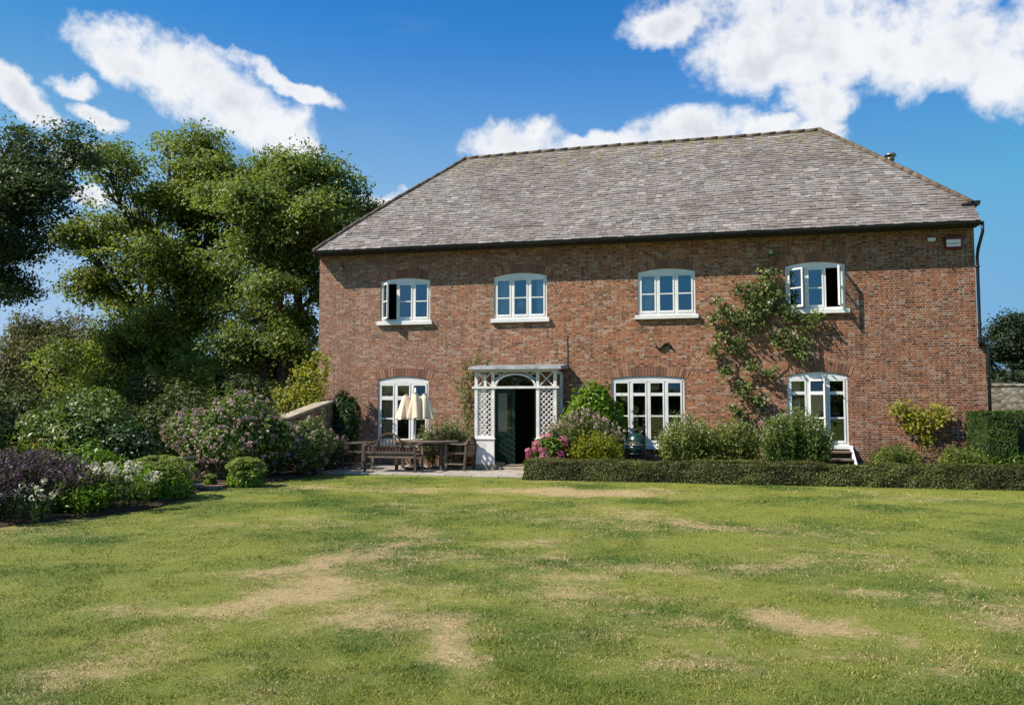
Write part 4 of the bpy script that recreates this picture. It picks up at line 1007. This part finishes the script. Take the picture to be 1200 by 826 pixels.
def sedum(label, x0, x1, y, depth, top, heads):
    cx = (x0 + x1) / 2; rt = empty('sedum', (cx, y, .03), label, 'plant', G); rx = (x1 - x0) / 2; ry = depth / 2
    Q = []; LP = []; LD = []
    for k in range(heads):
        a = random.uniform(0, 6.283); r = math.sqrt(random.random()); el = math.sqrt(max(0, 1 - r ** 2.6))
        p = np.array([cx + rx * r * math.cos(a), y + ry * r * math.sin(a), .05 + (top - .08) * (.28 + .72 * el)])
        d = rand_dirs(34); d[:, 2] = abs(d[:, 2]) * .55; Q.append(leaf_quads(p + d * .062 * random.uniform(.7, 1.2), d + np.array([0, 0, .6]), .028, .024, 0, .5))
    leaf_obj('blossom', np.concatenate(Q), GREENS['sedum'], rt, 'stuff')
    d = rand_dirs(2600); d[:, 2] = abs(d[:, 2]); P = np.array([cx, y, .04]) + d * np.array([rx, ry, top - .08]) * (.55 + .4 * rng.random(2600))[:, None]
    leaf_obj('foliage', leaf_quads(P, d, .07, .04), GREENS['bright'], rt)
sedum('large dome of yellow green sedum at the lawn edge', -4.98, -3.70, -7.95, 1.2, .74, 150)
sedum('small dome of yellow green sedum beside the brick path', -4.42, -3.62, -5.75, .7, .58, 95)
sedum('tiny tuft of yellow green sedum at the end of the brick path', -4.72, -4.48, -6.05, .24, .26, 14)

# brick wall ends and the sloping garden wall
gw = empty('low_brick_wall', (-5.4, -6.75, 0), 'low brick wall stub with sloping stone cap beside the brick path', 'wall')
mb = MB(); mb.add([(-6.2, -6.95, 0), (-4.62, -6.95, 0), (-4.62, -6.62, 0), (-6.2, -6.62, 0), (-6.2, -6.95, .40), (-4.62, -6.95, .60), (-4.62, -6.62, .60), (-6.2, -6.62, .40)], [(3, 2, 1, 0), (4, 5, 6, 7), (0, 1, 5, 4), (1, 2, 6, 5), (2, 3, 7, 6), (3, 0, 4, 7)]); mb.build('wall_body', M['brick'], gw)
mb = MB(); mb.add([(-6.25, -7.0, .403), (-4.56, -7.0, .615), (-4.56, -6.57, .615), (-6.25, -6.57, .403), (-6.25, -7.0, .45), (-4.56, -7.0, .665), (-4.56, -6.57, .665), (-6.25, -6.57, .45)], [(3, 2, 1, 0), (4, 5, 6, 7), (0, 1, 5, 4), (1, 2, 6, 5), (2, 3, 7, 6), (3, 0, 4, 7)]); mb.build('coping', M['stone'], gw)
gw = empty('sloping_brick_wall', (-5.2, -1.7, 0), 'brick garden wall with stone coping sloping down from the house corner', 'wall')
A, B = Vector((-4.75, -.55, 0)), Vector((-5.25, -2.9, 0)); d = (B - A).normalized(); s = Vector((d.y, -d.x, 0)) * .16
def slope_wall(z0a, z1a, z0b, z1b, s):
    m2 = MB(); m2.add([A - s + Vector((0, 0, z0a)), B - s + Vector((0, 0, z0b)), B + s + Vector((0, 0, z0b)), A + s + Vector((0, 0, z0a)), A - s + Vector((0, 0, z1a)), B - s + Vector((0, 0, z1b)), B + s + Vector((0, 0, z1b)), A + s + Vector((0, 0, z1a))], [(3, 2, 1, 0), (4, 5, 6, 7), (0, 1, 5, 4), (1, 2, 6, 5), (2, 3, 7, 6), (3, 0, 4, 7)]); return m2
slope_wall(-.1, 1.68, -.1, 1.10, s).build('wall_body', M['brick'], gw); slope_wall(1.683, 1.75, 1.103, 1.17, s * 1.35).build('coping', M['stone'], gw)
bush('ivy_bush', 'dark green ivy bush against the house left of the parasol window', 'bush', -4.85, -3.82, -.55, .9, 1.98, GREENS['ivy'], 6500, .085, None, 13, .03, .36)
herb('wall_shrub', 'straggly pale flowering shrub against the wall between window and porch', 'shrub', -2.3, -.95, -.5, .6, 1.3, GREENS['dusty'], GREENS['whitef'], 120, 30, .075, None, .15, .03, 5, .04, .7)

def climber(name, label, x, y, base, spots, mat, n_per, leaf, stem=M['stem'], flowers=None, sc_=1.0):
    rt = empty(name, base, label, 'climber'); sm = MB(); P = []; D = []
    for sx, sz, sr in spots:
        sr *= sc_
        e = Vector((sx, y, sz)); k = 6; pts = []
        low = [q for q in spots if q[1] < sz - .12 and math.dist(q[:2], (sx, sz)) < .45 * math.dist((base[0], base[2]), (sx, sz))]
        a = Vector(base) if not low else min((Vector((q[0], y, q[1])) for q in low), key=lambda v: (v - e).length); far = not low
        for i in range(k + 1):
            u = i / k; q = a.lerp(e, u); q.x = a.x + (e.x - a.x) * u ** 1.5 + random.uniform(-.05, .05) * (0 < i < k); q.y = y + .06 + .03 * random.uniform(-1, .5); pts.append(q)
        sm.tube(pts, [(.024 - .0026 * i) * (1 if far else .6) for i in range(k + 1)], 5)
        n = int(n_per * (sr / .25) ** 1.6)
        g = rng.normal(size=(n, 3)) * np.array([sr * .52, .07, sr * .52]); g[:, 1] = -abs(g[:, 1]) * 1.4
        P.append(np.array([sx, y + .03, sz]) + g); D.append(np.tile([0, -.75, .35], (n, 1)))
        for j in range(3):
            q = e + Vector((random.uniform(-1, 1) * sr * 1.1, -.06, random.uniform(-.6, 1.2) * sr)); sm.tube([e + Vector((0, .03, 0)), (e + q) / 2 + Vector((0, -.03, .02)), q], [.006, .004, .002], 4)
    sm.build('stem', stem, rt); P = np.concatenate(P); D = np.concatenate(D)
    leaf_obj('foliage', leaf_quads(P, D, leaf, leaf * .55, .5, .1), mat, rt)
    if flowers:
        k = rng.choice(len(P), flowers[1]); leaf_obj('blossom', np.concatenate([leaf_quads(P[i] + np.array([0, -.06, 0]) + rng.normal(size=(8, 3)) * .025, rng.normal(size=(8, 3)), .05, .04) for i in k]), flowers[0], rt, 'stuff')
    return rt
climber('climbing_plant', 'loose yellow green climber over the sloping wall at the left house corner', 0, -.7, (-5.3, -.7, .1), [(-5.0, 2.0, .30), (-5.35, 2.2, .30), (-5.7, 1.9, .30), (-5.25, 2.55, .22), (-4.85, 2.4, .2), (-5.05, 2.9, .16), (-5.6, 2.45, .18), (-6.0, 1.6, .26), (-5.4, 1.7, .34), (-5.0, 1.6, .24), (-6.2, 1.9, .16), (-4.8, 2.75, .12)], GREENS['yellow'], 170, .085)
ROSE = [(6.29, 4.63, 0.32), (5.93, 4.23, 0.36), (5.62, 4.38, 0.2), (6.37, 4.07, 0.4), (6.75, 3.74, 0.3), (7.15, 3.53, 0.28), (5.29, 3.78, 0.28), (4.99, 3.66, 0.2), (5.88, 3.56, 0.4), (6.49, 3.14, 0.3), (6.83, 3.09, 0.36), (7.02, 2.77, 0.24), (5.2, 3.22, 0.24), (5.0, 2.88, 0.2), (5.51, 3.01, 0.28), (5.9, 2.5, 0.2), (5.27, 2.4, 0.2), (5.69, 1.99, 0.28), (6.28, 2.33, 0.2), (5.49, 1.45, 0.24), (6.04, 1.69, 0.24), (5.1, 4.11, 0.14), (6.39, 5.14, 0.12), (7.41, 3.64, 0.2), (6.1, 3.9, .25), (6.2, 4.35, .3), (5.6, 3.7, .25)]
climber('climbing_rose', 'large climbing rose spread over the brick wall between the upper right windows', 0, -.12, (5.95, -.12, .05), ROSE, GREENS['rose'], 120, .10, M['pale_stem'], flowers=(GREENS['whitef'], 8), sc_=.84)
climber('wall_climber', 'low yellow green climber branching on the wall near the right corner', 0, -.15, (9.62, -.15, .1), [(9.01, 1.49, 0.19), (9.22, 1.38, 0.23), (9.45, 1.34, 0.23), (9.72, 1.38, 0.23), (9.97, 1.42, 0.19), (9.54, 1.11, 0.27), (9.29, 1.11, 0.19), (9.62, 0.82, 0.19), (9.1, 1.60, 0.14), (9.9, 1.3, .2)], GREENS['yellow'], 95, .09)
climber('porch_climber', 'thin climber on the wall along the left side of the porch', 0, -.12, (-1.1, -.12, .05), [(-1.14, 2.53, 0.16), (-1.19, 2.24, 0.18), (-1.1, 1.91, 0.18), (-1.19, 1.59, 0.2), (-1.12, 1.26, 0.2), (-1.3, 2.02, 0.13), (-1.14, 0.93, 0.2), (-0.6, 2.70, 0.10), (-0.9, 2.72, 0.13)], GREENS['dusty'], 130, .07)

# ---- right border
G = 'plants of the border between hedge and house'
hd = empty('box_hedge', (7, -2.72, 0), 'long low clipped box hedge along the lawn in front of the house', 'hedge')
hx0, hx1, hy0, hy1, hh = .96, 13.6, -3.05, -2.45, .435
mb = MB(); mb.box(hx0 + .06, hx1 - .06, hy0 + .06, hy1 - .06, 0, hh - .06, bev=.05); mb.build('dark_core', M['dark_timber'], hd)  # solid dark box added inside the leaf shell to block light
n = 105000; f = rng.random(n); x = hx0 + (hx1 - hx0) * rng.random(n); P = np.zeros((n, 3)); N = np.zeros((n, 3))
tp = f < .45; fr = (f >= .45) & (f < .86); bk = (f >= .86) & (f < .96); le = f >= .96
P[:, 0] = x; yr = hy0 + (hy1 - hy0) * rng.random(n); zr = hh * rng.random(n)
P[:, 1] = np.where(tp | le, yr, np.where(fr, hy0, hy1)); P[:, 2] = np.where(tp, hh, zr); P[le, 0] = hx0
N[tp] = (0, 0, 1); N[fr] = (0, -1, 0); N[bk] = (0, 1, 0); N[le] = (-1, 0, 0)
ctr = np.clip(P, [hx0 + .10, hy0 + .10, 0], [hx1 - .1, hy1 - .10, hh - .09]); dd = P - ctr; ll = np.linalg.norm(dd, axis=1, keepdims=True) + 1e-6
lim = np.where(ll > .10, .10 / ll, 1); P = ctr + dd * lim
wob = (fbm(P[:, 0] * 3, P[:, 2] * 4 + P[:, 1] * 4, 3) - .5) * .11 + (fbm(P[:, 0] * .8, P[:, 2] * 0 + 3, 3) - .5) * .11
P += N * (wob[:, None] - .045 * rng.random(n)[:, None] + .01 + (rng.random(n) > .97)[:, None] * .05 * rng.random(n)[:, None])
leaf_obj('foliage', leaf_quads(P, N, .034, .020, 0, .15), GREENS['hedge_box'], hd)

pk = bush('pink_hydrangea', 'pink mophead hydrangea at the end of the box hedge beside the door', 'flowers', .95, 1.75, -2.22, .7, 1.0, GREENS['bright'], 1600, .10, G, 8, .2, .4,
          [dict(mat=GREENS['pink'], heads=34, r=.085, petals=70, size=.04, top_bias=1.0, single=True)])
bush('broad_leaf_shrub', 'tall bright green shrub against the right side of the porch', 'shrub', 1.25, 3.10, -.95, 1.3, 2.32, GREENS['bright'], 8500, .125, G, 16, .03, .36)
herb('pale_pink_perennial', 'pale pink flowering perennial before the tall bright shrub', 'flowers', 1.2, 2.95, -1.75, .8, 1.5, GREENS['dusty'], GREENS['pinkpale'], 190, 34, .08, G, .1, .036, 9, .028, .4, head=True)
herb('spurge', 'yellow green spurge clump behind the hedge', 'plant', 1.85, 3.0, -2.1, .55, 1.06, GREENS['yellow'], None, 130, 48, .075, G, lean=.2, low=.1)
herb('anemone_clump', 'leafy flowering clump under the four light window, right of the barbecue', 'flowers', 3.72, 5.0, -1.3, .9, 1.42, GREENS['fresh'], GREENS['whitef'], 120, 44, .085, G, .1, .03, 6, .02, .4)
herb('anemone_clump', 'leafy clump beside the climbing rose stem', 'plant', 4.75, 5.95, -1.3, .9, 1.36, GREENS['fresh'], GREENS['pinkpale'], 110, 44, .085, G, .1, .03, 3, .02, .4)
herb('anemone_clump', 'tall rounded leafy clump in front of the garden window', 'plant', 5.95, 7.42, -1.5, 1.1, 1.56, GREENS['shrub'], GREENS['whitef'], 230, 46, .085, G, .08, .03, 3, .02, .35)
herb('feathery_shrub', 'feathery fresh green shrub at the wall between the steps and the low wall climber', 'shrub', 8.35, 9.25, -1.0, .7, .78, GREENS['fresh'], None, 110, 40, .07, G)
herb('feathery_shrub', 'feathery fresh green shrub at the wall under the low wall climber', 'shrub', 9.5, 10.5, -1.35, .7, .74, GREENS['fresh'], None, 120, 40, .07, G)
bush('heather_mound', 'rusty green low mound under the low wall climber', 'plant', 9.0, 10.3, -.9, .8, .72, GREENS['rust'], 4200, .05, G, 10, .03, .4)
herb('leafy_perennial', 'bright leafy plants at the foot of the yew block', 'plant', 10.0, 11.5, -1.3, .7, .66, GREENS['bright'], None, 120, 26, .10, G)
herb('leafy_perennial', 'low leafy plants left of the rusty mound', 'plant', 8.3, 9.2, -.9, .5, .42, GREENS['bright'], None, 60, 20, .08, G)
def yew(label, x0, x1, y0, y1, top, n):
    rt = empty('yew_block', ((x0 + x1) / 2, (y0 + y1) / 2, 0), label, 'hedge', 'clipped yew blocks')
    m2 = MB(); m2.box(x0 + .08, x1 - .08, y0 + .08, y1 - .08, 0, top - .08, bev=.04); m2.build('dark_core', M['dark_timber'], rt)  # dark filler box added behind the yew leaves, stops light passing through
    lo = np.array([x0, y0, 0]); hi = np.array([x1, y1, top]); Q = lo + (hi - lo) * rng.random((n, 3)); N = np.zeros((n, 3)); s = rng.integers(0, 5, n)
    for k, (ax, v) in enumerate(((0, x0), (0, x1), (1, y0), (1, y1), (2, top))):
        q = s == k; Q[q, ax] = v; N[q, ax] = -1 if k in (0, 2) else 1
    Q += N * ((fbm(Q[:, 0] * 4 + Q[:, 1] * 4, Q[:, 2] * 4, 3) - .5) * .08 - .05 * rng.random(n))[:, None]
    leaf_obj('foliage', leaf_quads(Q, N, .055, .016, .3, .2), GREENS['yew'], rt)
yew('sunlit clipped yew block covering the foot of the right house corner', 10.42, 11.0, -1.6, -.25, 1.46, 16000)
yew('darker clipped yew block at the right edge beyond the leafy plants', 11.05, 13.2, -1.05, -.25, 1.48, 20000)
# garden wall far right
rw = empty('stone_wall', (19, 17.5, 0), 'rubble stone garden wall beyond the house at right', 'wall')
mb = MB(); mb.box(13, 30, 17.3, 17.8, -.1, 2.35); mb.build('wall_body', M['rubble'], rw)
mb = MB()
x = 13.0
while x < 30:
    wd = random.uniform(.25, .6); mb.box(x, x + wd - .02, 17.26, 17.84, 2.352, 2.352 + random.uniform(.08, .2), bev=.02); x += wd
mb.build('coping', M['rubble'], rw)
herb('tall_border_plants', 'tall yellowish border plants before the far stone wall', 'plant', 17.0, 19.2, 16.2, .9, 1.85, GREENS['yellow'], GREENS['orange'], 60, 26, .12, None, .3, .06, 12, .05)
bush('wall_shrub', 'green shrub before the far stone wall at right edge', 'shrub', 18.6, 21.5, 15.8, 1.6, 2.1, GREENS['bright'], 4000, .12, None, 10, 0, .36)
# unseen trees added behind the camera for the panes to mirror
BT = []
for k in range(14):
    a = random.uniform(0, 6.28); rr = random.uniform(0, 2.4); BT.append(((rr * math.cos(a), rr * math.sin(a) - 62, random.uniform(1.6, 6.0)), random.uniform(1.2, 1.7)))
first = tree('reflected_tree', 'unseen round tree added behind the camera for the window reflections', 'tree', (0, -62, 0), [(0, -62, 2.6)], BT, GREENS['tree_dark'], .34, 22, 14, .25, 'unseen trees added for the window reflections', .5)
for x, y in ((-16, -60), (-11, -63), (-5.5, -60), (5, -61), (10, -64), (15, -60), (20, -63), (26, -61)):
    c = first.copy(); col.objects.link(c); c.location = (x, y, 0); c.rotation_euler = (0, 0, random.uniform(0, 6)); c.scale = [random.uniform(.85, 1.1)] * 3
    for ch in first.children:
        d = ch.copy(); col.objects.link(d); d.parent = c

# ================================================================== FURNITURE AND OBJECTS
def bench(loc, rz, W, label, cat, name, arch=True, group='teak garden seats round the patio table'):
    """teak seat: arched back, slatted seat, arms; faces +y before turning"""
    rt = empty(name, loc, label, cat, group); T = Matrix.Translation(loc) @ Matrix.Rotation(rz, 4, 'Z'); h = W / 2
    def mk(part, fn, mat='teak'):
        q = MB(); fn(q); q.v = [tuple(T @ Vector(p)) for p in q.v]; q.build(part, M[mat], rt)
    for sx in (-1, 1):
        mk('leg', lambda q: q.bar((sx * (h - .03), -.22, 0), (sx * (h - .03), -.27, .60 if arch else .66), .05), 'teak_dark')
        mk('leg', lambda q: q.bar((sx * (h - .03), .26, 0), (sx * (h - .03), .26, .62), .05))
        mk('arm', lambda q: (q.bar((sx * (h - .03), -.29, .63), (sx * (h - .03), .31, .645), .07, .028),))
    def seat(q):
        for k in range(6): q.box(-h + .05, h - .05, -.22 + k * .085, -.22 + k * .085 + .068, .40, .42)
        q.box(-h + .05, h - .05, .27, .30, .33, .40); q.box(-h + .05, h - .05, -.245, -.215, .33, .40)
        q.bar((-h + .03, -.22, .16), (-h + .03, .26, .16), .03); q.bar((h - .03, -.22, .16), (h - .03, .26, .16), .03)
    mk('seat', seat)
    def back(q):
        yb = -.26; q.bar((-h + .05, yb, .46), (h - .05, yb, .46), .035, .05)
        r = min(.30, h * .62); z0 = .62
        pts = [(r * math.cos(a), yb - .03, z0 + r * .95 * math.sin(a)) for a in [math.pi * i / 16 for i in range(17)]]
        for i in range(16): q.bar(pts[i], pts[i + 1], .04, .05, roll=(0, 1, 0))
        if h > r + .1:
            for sx in (-1, 1):
                p = [(sx * (r + (h - .05 - r) * u), yb - .015, .72 - .12 * u ** 2) for u in (0, .25, .5, .75, 1)]
                for i in range(4): q.bar(p[i], p[i + 1], .04, .05, roll=(0, 1, 0))
        n = int((2 * h - .1) / .085)
        for k in range(n + 1):
            x = -h + .07 + k * (2 * h - .14) / n
            zt = z0 + .95 * math.sqrt(max(0, r * r - x * x)) if abs(x) < r - .01 else .72 - .12 * ((abs(x) - r) / max(.01, h - r)) ** 2
            q.bar((x, yb, .46), (x, yb - .02, zt - .01), .022, .014)
        q.bar((-h + .05, yb - .012, .62), (h - .05, yb - .012, .62), .03, .04)
    mk('backrest', back, 'teak_dark')
    return rt
bench((-2.42, -1.98, .035), 0, 1.32, 'arched back teak bench with its back to the lawn', 'bench', 'garden_bench')
bench((-3.62, -1.45, .035), R(-82), .62, 'teak armchair at the left end of the patio table', 'chair', 'garden_chair')
bench((-.98, -1.25, .035), R(82), .62, 'teak armchair at the right end of the patio table next to the porch', 'chair', 'garden_chair')
bench((-1.75, -.62, .035), R(180), 1.3, 'arched back teak bench on the house side of the patio table', 'bench', 'garden_bench')
tb = empty('garden_table', (-1.95, -1.30, .035), 'oval weathered teak table on the patio under the closed parasol', 'table')
q = MB(); n = 40
for z0, z1, sc in ((.70, .735, 1),):
    ring = [(-1.95 + .92 * sc * math.cos(2 * math.pi * k / n), -1.30 + .48 * sc * math.sin(2 * math.pi * k / n)) for k in range(n)]
    vs = [(x, y, z0) for x, y in ring] + [(x, y, z1) for x, y in ring]
    q.add(vs, [tuple(range(n))[::-1], tuple(range(n, 2 * n))] + [(k, (k + 1) % n, (k + 1) % n + n, k + n) for k in range(n)])
q.build('table_top', M['teak'], tb)
q = MB(); q.box(-2.55, -1.35, -1.56, -1.53, .62, .699); q.box(-2.55, -1.35, -1.07, -1.04, .62, .699); q.box(-2.55, -2.52, -1.529, -1.071, .62, .699); q.box(-1.38, -1.35, -1.529, -1.071, .62, .699); q.build('apron', M['teak_dark'], tb)
for sx in (-1, 1):
    for sy in (-1, 1):
        q = MB(); q.bar((-1.95 + sx * .57, -1.30 + sy * .215, .035), (-1.95 + sx * .57, -1.30 + sy * .215, .62), .065); q.build('leg', M['teak_dark'], tb)

# closed parasol: pole, folded ribs, hanging pleats
px, py = -2.13, -1.30
ps = empty('parasol', (px, py, .735), 'folded cream parasol standing in the middle of the patio table', 'parasol')
q = MB(); q.tube([(px, py, .05), (px, py, 2.02)], .022, 10); q.build('pole', M['white'], ps)
q = MB(); q.lathe([(.0, .0), (.26, .0), (.26, .05), (.10, .09), (.04, .28), (.0, .28)], (px, py, .036), 20); q.build('parasol_base', M['black'], ps)
lobes = [(-.25, -.06, 1.86, .20), (.06, -.14, 1.90, .20), (.30, -.03, 1.88, .19), (-.08, .16, 1.88, .19), (.2, .14, 1.86, .18)]
q = MB()
for lx, ly, zt, rb in lobes:
    n = 36; vs = []; m_ = 9; zb = 1.27 + random.uniform(-.02, .03)
    for i in range(m_ + 1):
        u = i / m_; z = zt + (zb - zt) * u; r = (.035 + (rb - .035) * u ** .6)
        for k in range(n):
            a = 2 * math.pi * k / n
            pl = 1 + .22 * u * math.sin(5 * a + lx * 9) + .07 * u * math.sin(11 * a)
            vs.append((px + lx * (.85 + .15 * u) + r * pl * math.cos(a), py + ly + r * pl * math.sin(a), z + .025 * u * math.sin(5 * a + 1)))
    fs = [(i * n + k, i * n + (k + 1) % n, (i + 1) * n + (k + 1) % n, (i + 1) * n + k) for i in range(m_) for k in range(n)] + [tuple(range(n))]
    q.add(vs, fs, True)
q.build('canopy', M['canvas'], ps)
q = MB()
for lx, ly, zt, rb in lobes: q.tube([(px, py, 1.55), (px + lx * .85, py + ly, zt + .01)], .010, 6)
q.build('ribs', M['teak'], ps)

# barbecue: dark green ceramic egg on a black stand
bx, by = 3.27, -1.75
bb = empty('ceramic_barbecue', (bx, by, .03), 'dark green egg shaped ceramic barbecue on a stand behind the hedge', 'barbecue')
q = MB(); q.lathe([(.0, .44), (.10, .45), (.18, .52), (.215, .62), (.22, .70)], (bx, by, 0), 28); q.build('bowl', M['egg_green'], bb)
q = MB(); q.lathe([(.222, .73), (.215, .80), (.18, .89), (.11, .96), (.06, .98), (.0, .985)], (bx, by, 0), 28); q.build('lid', M['egg_green'], bb)
q = MB(); q.lathe([(.215, .69), (.228, .695), (.228, .735), (.215, .74)], (bx, by, 0), 28); q.build('band', M['steel'], bb)
q = MB(); q.lathe([(.055, .975), (.055, 1.02), (.07, 1.03), (.06, 1.05), (.0, 1.055)], (bx, by, 0), 16); q.build('vent_cap', M['black'], bb)
q = MB(); q.tube([(bx - .12, by - .22, .76), (bx - .1, by - .29, .77), (bx + .1, by - .29, .77), (bx + .12, by - .22, .76)], .014, 8); q.build('handle', M['teak'], bb)
q = MB(); q.lathe([(.20, .50), (.235, .50), (.235, .53), (.20, .53)], (bx, by, 0), 24); q.lathe([(.19, .16), (.21, .16), (.21, .18), (.19, .18)], (bx, by, 0), 24); q.build('stand_ring', M['black'], bb)
for k in range(4):
    a = .785 + k * 1.571; q = MB(); q.bar((bx + .225 * math.cos(a), by + .225 * math.sin(a), .03), (bx + .215 * math.cos(a), by + .215 * math.sin(a), .62), .028); q.build('leg', M['black'], bb)
